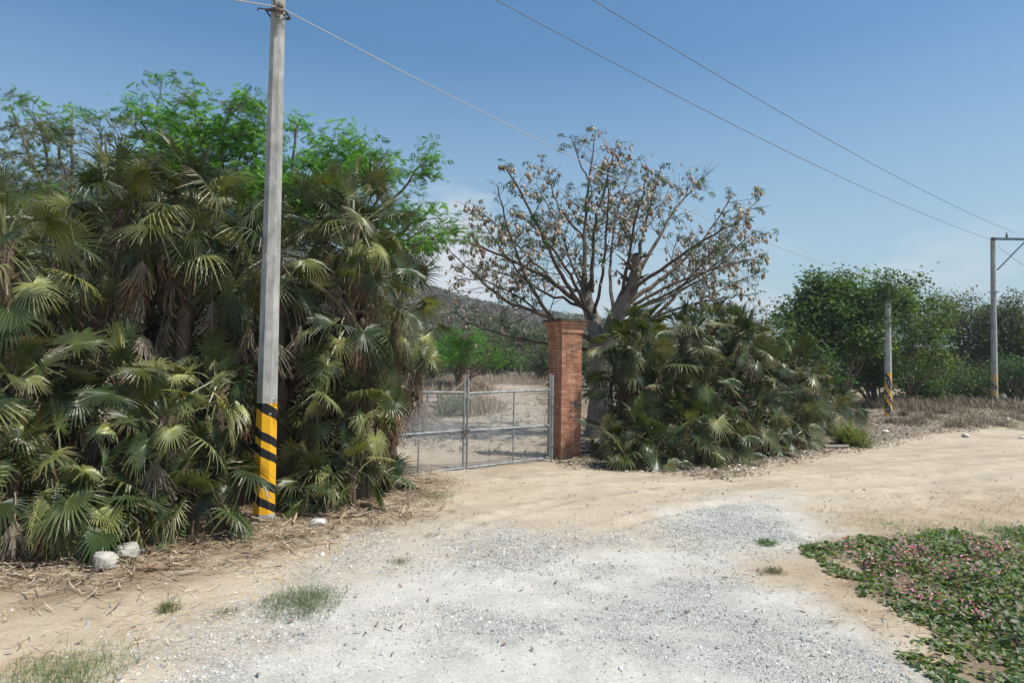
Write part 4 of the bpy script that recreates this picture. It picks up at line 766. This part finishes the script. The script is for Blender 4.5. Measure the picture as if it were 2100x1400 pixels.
def strut(root, name, boxes, mat=M_metal, tubes=()):
    mb = MB()
    for c, s, k, rz in boxes: mb.box(c, s, k, rz)
    for pts, r, k in tubes: mb.tube(pts, r, k, 6, cap=True)
    return mb.build(name, mat, root)
zc = P(575, 30, p1[1])[2]-p1[2]; RU = (.10, .075, .06)
strut(pr, 'clamp', [((.0, -.115, zc), (.24, .02, .035), RU, 0), ((0, .115, zc), (.24, .02, .035), RU, 0)], tubes=[([(-.13, -.11, zc), (-.13, .11, zc)], .012, RU), ([(.13, -.11, zc), (.13, .11, zc)], .012, RU), ([(-.10, -.12, zc), (-.21, -.14, zc+.01)], .010, RU), ([(-.21, -.14, zc+.01), (-.23, -.15, zc-.03)], .010, RU)])
mb = MB(); 
for k, (r_, z_) in enumerate(((.035, .05), (.05, .03), (.035, .0), (.05, -.03), (.03, -.06))): mb.tube([(.075, -.16, zc+z_-.012), (.075, -.16, zc+z_+.012)], r_, (.20, .14, .11), 10, cap=True)
mb.tube([(.07, -.13, zc-.09), (.02, -.16, zc-.12), (.03, -.17, zc-.02)], .01, RU, 6); mb.tube([(.10, -.13, zc-.05), (.14, -.15, zc-.10), (.16, -.15, zc-.07)], .012, RU, 6); mb.tube([(.0, -.13, zc+.02), (.0, -.15, zc+.12)], .012, RU, 6)
mb.build('insulator', M_plain, pr)
strut(pr, 'crossarm', [((.45, -.12, 8.75), (1.9, .09, .09), (.25, .26, .27), 0)])
p2 = GP(1822, 857); ps = pole(p2, P(1828, 598, p2[1])[2]-p2[2], .165, .11, pole_mat('worn_striped_concrete', [(1.12, 1.6), (.62, .85), (.0, .42)], 1.85, .16, -.1, .25), 'shorter concrete pole with worn yellow-black base and vines on its top', PG)
mb = MB(); tp = [(np.array([RG.normal(0, .22), RG.normal(0, .22), P(1828, 598, p2[1])[2]-p2[2]+RG.normal(.0, .28)]), 0) for _ in range(70)] + [(np.array([RG.normal(-.2, .25), RG.normal(0, .25), P(1828, 660, p2[1])[2]-p2[2]+RG.normal(0, .2)]), 0) for _ in range(26)]
scatter_leaves(mb, [(q_[0]+p2, 0) for q_ in tp], 14, .10, .13, DG, down=.6); vo_ = mb.build('vine_clump', M_leaf, recenter=p2); vo_.location = tuple(p2); tag(vo_, 'bunch of dark green vine leaves perched on the shorter pole', 'vine')
p3 = GP(2040, 838); H3 = P(2034, 487, p3[1])[2]-p3[2]; pt = pole(p3, H3, .17, .11, pole_mat('faded_striped_concrete', [(.9, 1.2), (.3, .55)], 1.75, .2, -.1, .1), 'far grey pole with a steel crossarm at the right edge', PG)
strut(pt, 'crossarm', [((1.15, -.16, H3-.10), (2.5, .11, .12), (.13, .17, .21), 0)]); 
strut(pt, 'brace', [], tubes=[([(.10, -.16, H3-1.75), (1.65, -.16, H3-.16)], .04, (.13, .17, .21))])
strut(pt, 'collar', [((.0, -.14, H3-.14), (.42, .03, .05), RU, 0), ((0, 0, H3-2.9), (.36, .36, .05), (.16, .17, .18), .3)])
strut(pt, 'insulator', [], M_plain, tubes=[([(.62, -.16, H3-.04), (.62, -.16, H3+.12)], .06, (.1, .11, .12)), ([(.62, -.16, H3+.12), (.62, -.16, H3+.25)], .03, (.1, .11, .12)), ([(2.2, -.16, H3-.04), (2.2, -.16, H3+.2)], .05, (.1, .11, .12))])
# wires: catenaries between real end points
M_wire = newmat('wire', .5, .4)
def wire(a, b_, sag, r, label, col=(.16, .15, .15)):
    a = np.asarray(a, float); b_ = np.asarray(b_, float); t_ = np.linspace(0, 1, 60); pts = a[None]*(1-t_)[:, None]+b_[None]*t_[:, None]; pts[:, 2] -= sag*4*t_*(1-t_)
    mb = MB(); mb.tube(pts, r, col, 6); o = mb.build('overhead_wire', M_wire, smooth=True, recenter=a); o.location = tuple(a); tag(o, label, 'wire', 'overhead wires')
ca = p1+np.array([.075, -.17, zc+.01]); cb = p3+np.array([-.1, -.2, H3-2.9])
wire(ca, cb, 1.25, .0075, 'pale cable sagging from the clamp of the nearest pole to the far pole', (.42, .41, .40))
wire(ca, P(470, -4, p1[1]-.4)*3-ca*2, .02, .009, 'pale cable leaving the clamp of the nearest pole toward the upper left', (.42, .41, .40))
wa = P(2030, 490, p3[1]-.16); m1_ = P(1080, 0, 14.0)
def through(b_, px, py, depth, ext, sag, label):
    a = P(px, py, depth); v = a-b_; wire(b_+v*ext, b_, sag, .009, label)
through(wa, 1080, 0, 14, 1.25, .55, 'lower of the two thin wires crossing the sky to the top of the far pole')
through(p3+np.array([.62+.4, -.16, H3+.25]), 1266, 0, 14, 1.25, .5, 'upper of the two thin wires crossing the sky to the crossarm insulator')
wire(p3+np.array([.2, -.1, H3-.5]), P(2160, 580, p3[1]-3), .1, .01, 'short thin wire dropping from the far pole toward the right edge')
# ------------------------------------------------------------------ rocks and debris
def rock(px_, py_, wpx, hpx, name, label, cat, col, seed, group=None, flat=.5, boxy=0.):
    rg = np.random.default_rng(seed); p = GP(px_, py_); s = wpx*p[1]/F/2; h = hpx*p[1]/F; v = []; f = []; n1_, n2_ = 10, 16
    for i in range(n1_+1):
        a = i/n1_*PI
        for j_ in range(n2_):
            b__ = j_*2*PI/n2_; d_ = np.array([math.sin(a)*math.cos(b__), math.sin(a)*math.sin(b__), math.cos(a)]); v.append(d_)
    v = np.array(v); m_ = np.ones(len(v)) 
    for _ in range(14):
        nrm = unit(rg.normal(0, 1, 3)); c_ = rg.uniform(.62, .9); dd_ = v@nrm; m_ = np.minimum(m_, np.where(dd_ > 1e-3, c_/np.maximum(dd_, 1e-3), 9))
    if boxy: m_ = np.minimum(m_, .8/np.maximum(np.abs(v).max(1), .01))
    v = v*m_[:, None]*(1+rg.normal(0, .012, (len(v), 1))); v = v/np.abs(v).max(0)*np.array([s, s*.8, h*.55]); v[:, 2] += h*.42
    for i in range(n1_):
        for j_ in range(n2_): f.append((i*n2_+j_, (i+1)*n2_+j_, (i+1)*n2_+(j_+1) % n2_, i*n2_+(j_+1) % n2_))
    mb = MB(); mb.add(v, f, col); o = mb.build(name, M_stone); o.location = tuple(p); o.rotation_euler = (0, 0, rg.uniform(-.3, .3)); return tag(o, label, cat, group)
RK = 'pale rocks below the left hedge'
rock(214, 1172, 56, 38, 'rock', 'lower of two pale limestone rocks below the left palms', 'rock', (.42, .385, .33), 1, RK)
rock(262, 1156, 56, 42, 'rock', 'upper and larger pale limestone rock, touching a white chip', 'rock', (.40, .37, .31), 2, RK)
rock(288, 1142, 20, 14, 'stone_chip', 'small white stone chip against the larger limestone rock', 'stone', (.54, .54, .54), 3)
rock(651, 1081, 34, 16, 'concrete_block', 'white block of broken concrete right of the striped pole base', 'block', (.56, .55, .51), 4, boxy=1)
for i, (a, b_, c_, d_, k) in enumerate(((1980, 896, 17, 9, 'white stone on the right road edge'), (2066, 866, 11, 9, 'grey-white stone beside the pink litter at the right'), (2096, 899, 12, 5, 'flat white stone at the right edge of the dirt road'), (1945, 815, 16, 14, 'pale lump lying on the brown brush near the far pole'), (1925, 808, 9, 12, 'small white rag-like lump left of a bigger one on the brush'), (1815, 892, 16, 8, 'greyish stone on the litter below the shorter pole'))):
    rock(a, b_, c_, d_, 'stone', k, 'stone', (.62, .58, .52), 30+i, 'stones along the right road')
mb = MB(); p = GP(1717, 923); mb.tube([p+[-.35, 0, .04], p+[-.1, .02, .03], p+[.3, -.02, .06]], [.05, .06, .035], (.30, .26, .22), 6, cap=True); o = mb.build('driftwood', M_bark, recenter=p); o.location = tuple(p); tag(o, 'short grey weathered log lying on the litter in front of the right hedge', 'log')
def stick(pts, r, label, col=(.46, .36, .25), name='fallen_branch'):
    q_ = [GP(*a) for a in pts]; p = q_[0]; mb = MB(); t_ = np.linspace(0, 1, len(q_)); tt2 = np.linspace(0, 1, 22); Q_ = np.stack([np.interp(tt2, t_, [a[k] for a in q_]) for k in range(3)], 1)
    Q_[:, 2] = gz(Q_[:, 0], Q_[:, 1])+r*1.1+.01; mb.tube(Q_, np.linspace(r, r*.4, 22), col, 6); o = mb.build(name, M_bark, recenter=p, smooth=True); o.location = tuple(p); tag(o, label, 'branch', 'fallen branches')
stick([(12, 1184), (60, 1193), (130, 1199), (170, 1192), (215, 1186), (270, 1186)], .012, 'long curved pale branch on the ground left of and below the two rocks')
stick([(150, 1197), (190, 1188), (235, 1178)], .009, 'short straight pale branch crossing the long curved one')
stick([(85, 1166), (140, 1162), (190, 1156)], .008, 'thin straight stick behind the lower rock')
stick([(1893, 1352), (1915, 1346), (1935, 1350), (1930, 1360), (1905, 1366)], .016, 'bent brown stick under the vine at the bottom right', (.36, .26, .17))
stick([(550, 1108), (580, 1103), (610, 1105), (640, 1120)], .010, 'reddish-brown curved frond stalk on the dirt below the striped pole', (.26, .15, .09))
stick([(620, 1126), (660, 1121), (700, 1116)], .008, 'reddish frond stalk right of the curved one on the dirt', (.30, .17, .10))
# fallen dry fronds on the verge
for i, (a, b_, rz_, k) in enumerate(((60, 1150, 2.9, 'dry grey frond lying flat at the left edge below the palms'), (275, 1180, -.2, 'dry brown frond just right of the two rocks'), (350, 1145, .4, 'dark dry frond right of the white chip'), (700, 1068, 0.2, 'dry frond right of the broken concrete block'), (760, 1045, .7, 'pale dry frond at the foot of the palms near the gate'), (100, 1125, 2.5, 'curled tan frond under the leftmost low palms'))):
    p = GP(a, b_); mb = MB(); v, f, tn = DEADF[i % 4]; q_ = v@rotm(0, 0, rz_).T*.95; q_[:, 2] = np.abs(q_[:, 2])*.3+RG.random(len(q_))*.03; q_ = q_+p; q_[:, 2] += gz(q_[:, 0], q_[:, 1])-p[2]+.015
    c_ = np.array([(.33, .26, .19), (.26, .18, .12), (.20, .14, .09)][i % 3]); mb.add(q_, f, c_*np.minimum(tn, 1.1)); mb.tube([p+[0, 0, .03], p+[-math.sin(rz_)*-.4, -math.cos(rz_)*.4, .03]], .009, c_, 4)
    o = mb.build('fallen_frond', M_dead, recenter=p); o.location = tuple(p); tag(o, k, 'palm frond', 'fallen palm fronds')
# ------------------------------------------------------------------ weeds, tufts, vine
blade_t = np.array([[-.02, 0, 0], [.02, 0, 0], [.015, .1, .6], [-.015, .1, .6], [0, .32, 1.0]]); blade_f = np.array([[0, 1, 2, 3]]); blade_f2 = np.array([[3, 2, 4]])
def tuft(px_, py_, wpx, h, n, cols, label, name='weed_tuft', leafy_=False):
    p = GP(px_, py_); w_ = wpx*p[1]/F/2; x = p[0]+RG.normal(0, w_*.5, n).clip(-w_, w_); y = p[1]+RG.normal(0, w_*.6, n).clip(-w_*1.4, w_*1.4)
    T = np.c_[x, y, gz(x, y)-.003]; mb = MB()
    R = rotm(-RG.uniform(.1, 1.1, n)*1., np.zeros(n), RG.uniform(0, 6.3, n))*(h*RG.uniform(.5, 1.2, n))[:, None, None]; C_ = pick(cols, n, .15)
    if leafy_:
        T = T+np.c_[RG.normal(0, .02, n), RG.normal(0, .02, n), RG.uniform(0, h, n)]; mb.inst(leaf_t, leaf_f, R*.55, T, C_)
    else: mb.inst(blade_t, blade_f, R, T, C_); mb.inst(blade_t, blade_f2, R, T, C_)
    o = mb.build(name, M_leaf, recenter=p); o.location = tuple(p); return tag(o, label, 'weed', 'weeds on the bare ground')
GW = [(.17, .21, .11), (.13, .17, .085), (.22, .25, .16), (.10, .13, .06)]; DW = [(.12, .14, .06), (.10, .12, .05), (.16, .16, .08)]
for a, b_, w_, h, n, c_, k in ((620, 1232, 150, .10, 1500, GW, 'wide pale green weed patch on the gravel edge left of centre'), (345, 1250, 42, .10, 260, DW, 'small dark weed on the straw below the fallen branches'), (820, 1150, 46, .05, 420, DW, 'compact olive weed at the edge of the white gravel'), (882, 1097, 36, .04, 260, DW, 'flat green tuft on the sand right of the palms'), (925, 1050, 30, .05, 160, GW, 'tiny grey-green tuft between bigger tufts near the gate'), (895, 1020, 70, .09, 520, GW, 'grey-green tuft beside the palm hedge end near the gate'), (460, 1255, 60, .05, 260, DW, 'thin straggling weed along the gravel border'), (1215, 952, 70, .07, 420, GW, 'grey-green weed at the foot of the brick pillar'), (1587, 1172, 40, .07, 420, [(.10, .10, .05), (.13, .12, .07)], 'brownish-green rosette on the sand patch at the right'), (1640, 1106, 95, .05, 420, GW, 'low straggling green weed just left of the vine patch'), (700, 1045, 50, .06, 160, GW, 'thin weed by the palm hedge foot'), (1860, 1085, 170, .09, 900, GW, 'pale green fringe of weeds behind the vine patch'), (2060, 1092, 150, .10, 900, GW, 'pale green weeds behind the vine patch at the right edge'), (1480, 975, 80, .12, 300, [(.28, .23, .17), (.34, .28, .2)], 'low dry brown tuft on the litter edge by the road')):
    tuft(a, b_, w_, h, n, c_, k)
tuft(1573, 1114, 42, .07, 260, [(.06, .12, .035), (.09, .15, .05)], 'dark leafy green weed on the gravel left of the vine patch', leafy_=True)
tuft(1745, 915, 48, .75, 620, [(.16, .18, .07), (.12, .15, .06), (.22, .2, .1)], 'knee-high yellow-green weed standing on the litter beside the grey log', leafy_=False)
tuft(105, 1398, 260, .09, 2400, GW+[(.3, .28, .1)], 'broad patch of low green weeds in the bottom left corner')
tuft(1560, 1178, 20, .04, 90, DW, 'tiny weed left of the brownish rosette')
# heart-leaved pink-flowered vine
heart_t = np.array([[0, 0, 0], [.42, -.12, .10], [.48, .32, .12], [0, .95, -.1], [-.48, .32, .12], [-.42, -.12, .10], [0, .4, 0]]); heart_f = np.array([[0, 1, 2, 6], [6, 2, 3, 4], [0, 6, 4, 5]])
n = 110000; x, y = RG.uniform(1.4, 12, n), RG.uniform(2.6, 9.5, n); d = sdist(x, y, vine_poly)+(fbm(x*1.6, y*1.6, 4, 91)-.5)*1.4
dens = fbm(x*2.2, y*2.2, 3, 92)+.14*(1-sstep(5.0, 6.5, y)); keep = (d < .05+.5*(y < 5.2)*(x > 2.9)) & (RG.random(n) < .05+.95*sstep(.30, .48, dens)) & (RG.random(n) < 1.25*np.exp(-(np.hypot(x, y)-4)*.10)); x, y, d, dens = x[keep], y[keep], d[keep], dens[keep]
hgt_ = sstep(0, .8, -d)*(.05+.22*sstep(.4, .7, dens)); n = len(x); zz = gz(x, y)+.02+RG.random(n)**.6*hgt_
R = rotm(RG.normal(-.1, .45, n), RG.normal(0, .45, n), RG.uniform(0, 6.3, n))*RG.uniform(.03, .062, n)[:, None, None]
mb = MB(); mb.inst(heart_t, heart_f, R, np.c_[x, y, zz], pick([(.10, .17, .045), (.07, .125, .035), (.14, .20, .06), (.22, .24, .14), (.06, .105, .035), (.24, .19, .13), (.28, .28, .2)], n, .12))
tag(mb.build('ground_vine', M_leaf), 'sprawling heart-leaved green vine carpeting the bottom right corner', 'vine', kind='stuff'); print('vine', n)
cl = [(1745, 1165), (1790, 1195), (1850, 1165), (1870, 1160), (1885, 1168), (1840, 1200), (1900, 1185), (1990, 1150), (2000, 1160), (2040, 1150), (2055, 1158), (2070, 1175), (2030, 1185), (2095, 1185), (1860, 1240), (1780, 1205), (1905, 1278), (1960, 1200), (1995, 1210), (1870, 1260), (2010, 1310), (2060, 1220), (1930, 1215), (1980, 1290), (2140, 1200), (1820, 1225), (1845, 1175), (2048, 1165)]
pts = []
for a, b_ in cl:
    p = GP(a, b_); k = RG.integers(12, 48); pts.append(np.c_[p[0]+RG.normal(0, .05, k), p[1]+RG.normal(0, .09, k), gz(p[0], p[1])+.14+RG.random(k)*.16])
T = np.concatenate(pts); n = len(T); mb = MB(); mb.inst(leaf_t, leaf_f, rrot(n)*RG.uniform(.018, .034, n)[:, None, None], T, pick([(.85, .20, .45), (.80, .30, .50), (.88, .48, .62)], n))
tag(mb.build('pink_flowers', M_leaf), 'sprays of pink blossom scattered over the ground vine', 'flowers', kind='stuff')
# dry brush on the right bank and on the mound behind the gate
def brush(name, boxes, n, label, cols, h=(.3, .9)):
    mb = MB(); xs, ys = [], []
    for cx, cy, rx, ry, w_ in boxes:
        k = int(n*w_); xs.append(cx+RG.normal(0, rx*.5, k)); ys.append(cy+RG.normal(0, ry*.5, k))
    x = np.concatenate(xs); y = np.concatenate(ys); n = len(x); T = np.c_[x, y, gz(x, y)-.02]
    R = rotm(-RG.uniform(0, 1.5, n), np.zeros(n), RG.uniform(0, 6.3, n))*RG.uniform(*h, n)[:, None, None]; T[:, 2] += RG.random(n)**2*h[1]*.6
    C_ = pick(cols, n, .15); mb.inst(blade_t, blade_f, R, T, C_); mb.inst(blade_t, blade_f2, R, T, C_); return tag(mb.build(name, M_dry), label, 'dry brush', kind='stuff')
BC = [(.30, .23, .18), (.24, .18, .14), (.38, .31, .24), (.18, .15, .10), (.20, .20, .11)]
def gb(px_, py_, wpx, ry, w_): p = GP(px_, py_); return (p[0], p[1], wpx*p[1]/F/2, ry, w_)
brush('dry_brush', [gb(1850, 838, 130, 3., .4), gb(1940, 832, 100, 2., .3), (P(1935, 800, 37)[0], 37, 1.2, 1.5, .3), gb(2080, 842, 120, 2, .15)], 26000, 'tangled dry brown brush on the bank around the two farther poles', BC, (.12, .55))
RB = np.random.default_rng(5); brush('dry_weeds', [gb(RB.uniform(1690, 2120), RB.uniform(838, 880), RB.uniform(15, 50), RB.uniform(.3, 1.2), RB.uniform(.02, .07)) for _ in range(22)]+[gb(RB.uniform(1880, 1990), RB.uniform(822, 835), 40, 1., .08) for _ in range(5)], 14000, 'low clumps of dry weeds dotting the litter bank', BC+[(.16, .17, .08)], (.08, .34))
brush('dry_grass', [gb(890, 800, 90, 4, .35), gb(960, 800, 90, 4, .25), gb(900, 790, 120, 6, .3), gb(1090, 775, 80, 6, .1), (P(930, 760, 55)[0], 55, 6, 5, .5), (P(1080, 760, 52)[0]+1, 54, 3, 5, .2), gb(980, 840, 100, 3, .12), gb(830, 860, 80, 2, .1)], 30000, 'matted dry brown grass on the mound beyond the gate', [(.36, .27, .21), (.30, .22, .17), (.42, .34, .26), (.26, .22, .15)], (.15, .6))
# far wire fence posts
fr = empty('post_fence', GP(1000, 768), 'thin wooden post fence far beyond the gate at the meadow end', 'fence'); f0 = np.array(fr.location)
for i in range(9):
    p = P(985+i*14, 760, 64-i*.3); p[2] = float(gz(p[0], p[1])); mb = MB(); mb.tube([p-[0, 0, .1], p+[RG.normal(0, .04), 0, 1.3]], .05, (.36, .32, .28), 5, cap=True); mb.build('post', M_bark, fr, recenter=f0)
mb = MB()
for hz_ in (.4, .8, 1.2):
    a = P(985, 760, 64); a[2] = float(gz(a[0], a[1]))+hz_; b_ = P(1097, 760, 61.6); b_[2] = float(gz(b_[0], b_[1]))+hz_; mb.tube([a, b_], .008, (.3, .3, .3), 3)
mb.build('wire', M_metal, fr, recenter=f0)

# ------------------------------------------------------------------ the air
hm_ = bpy.data.materials.new('haze'); hm_.use_nodes = True; t = hm_.node_tree; t.nodes.remove(t.nodes['Principled BSDF']); pv = t.nodes.new('ShaderNodeVolumePrincipled')
pv.inputs['Density'].default_value = .0005; pv.inputs['Color'].default_value = (.86, .92, 1, 1); t.links.new(pv.outputs[0], t.nodes['Material Output'].inputs['Volume'])
me = bpy.data.meshes.new('haze'); zl, zh = float(Z.min())-1, float(Z.max())+15; xa, xb, ya, yb = gx[0]-2, gx[-1]+2, gy[0]-2, gy[-1]+2
me.from_pydata([(x_, y_, z_) for x_ in (xa, xb) for y_ in (ya, yb) for z_ in (zl, zh)], [], [(0, 1, 3, 2), (4, 6, 7, 5), (0, 4, 5, 1), (2, 3, 7, 6), (0, 2, 6, 4), (1, 5, 7, 3)]); me.materials.append(hm_)
ho = bpy.data.objects.new('haze', me); scene.collection.objects.link(ho); ho['kind'] = 'stuff'; ho['label'] = 'thin summer haze greying the far hillside'
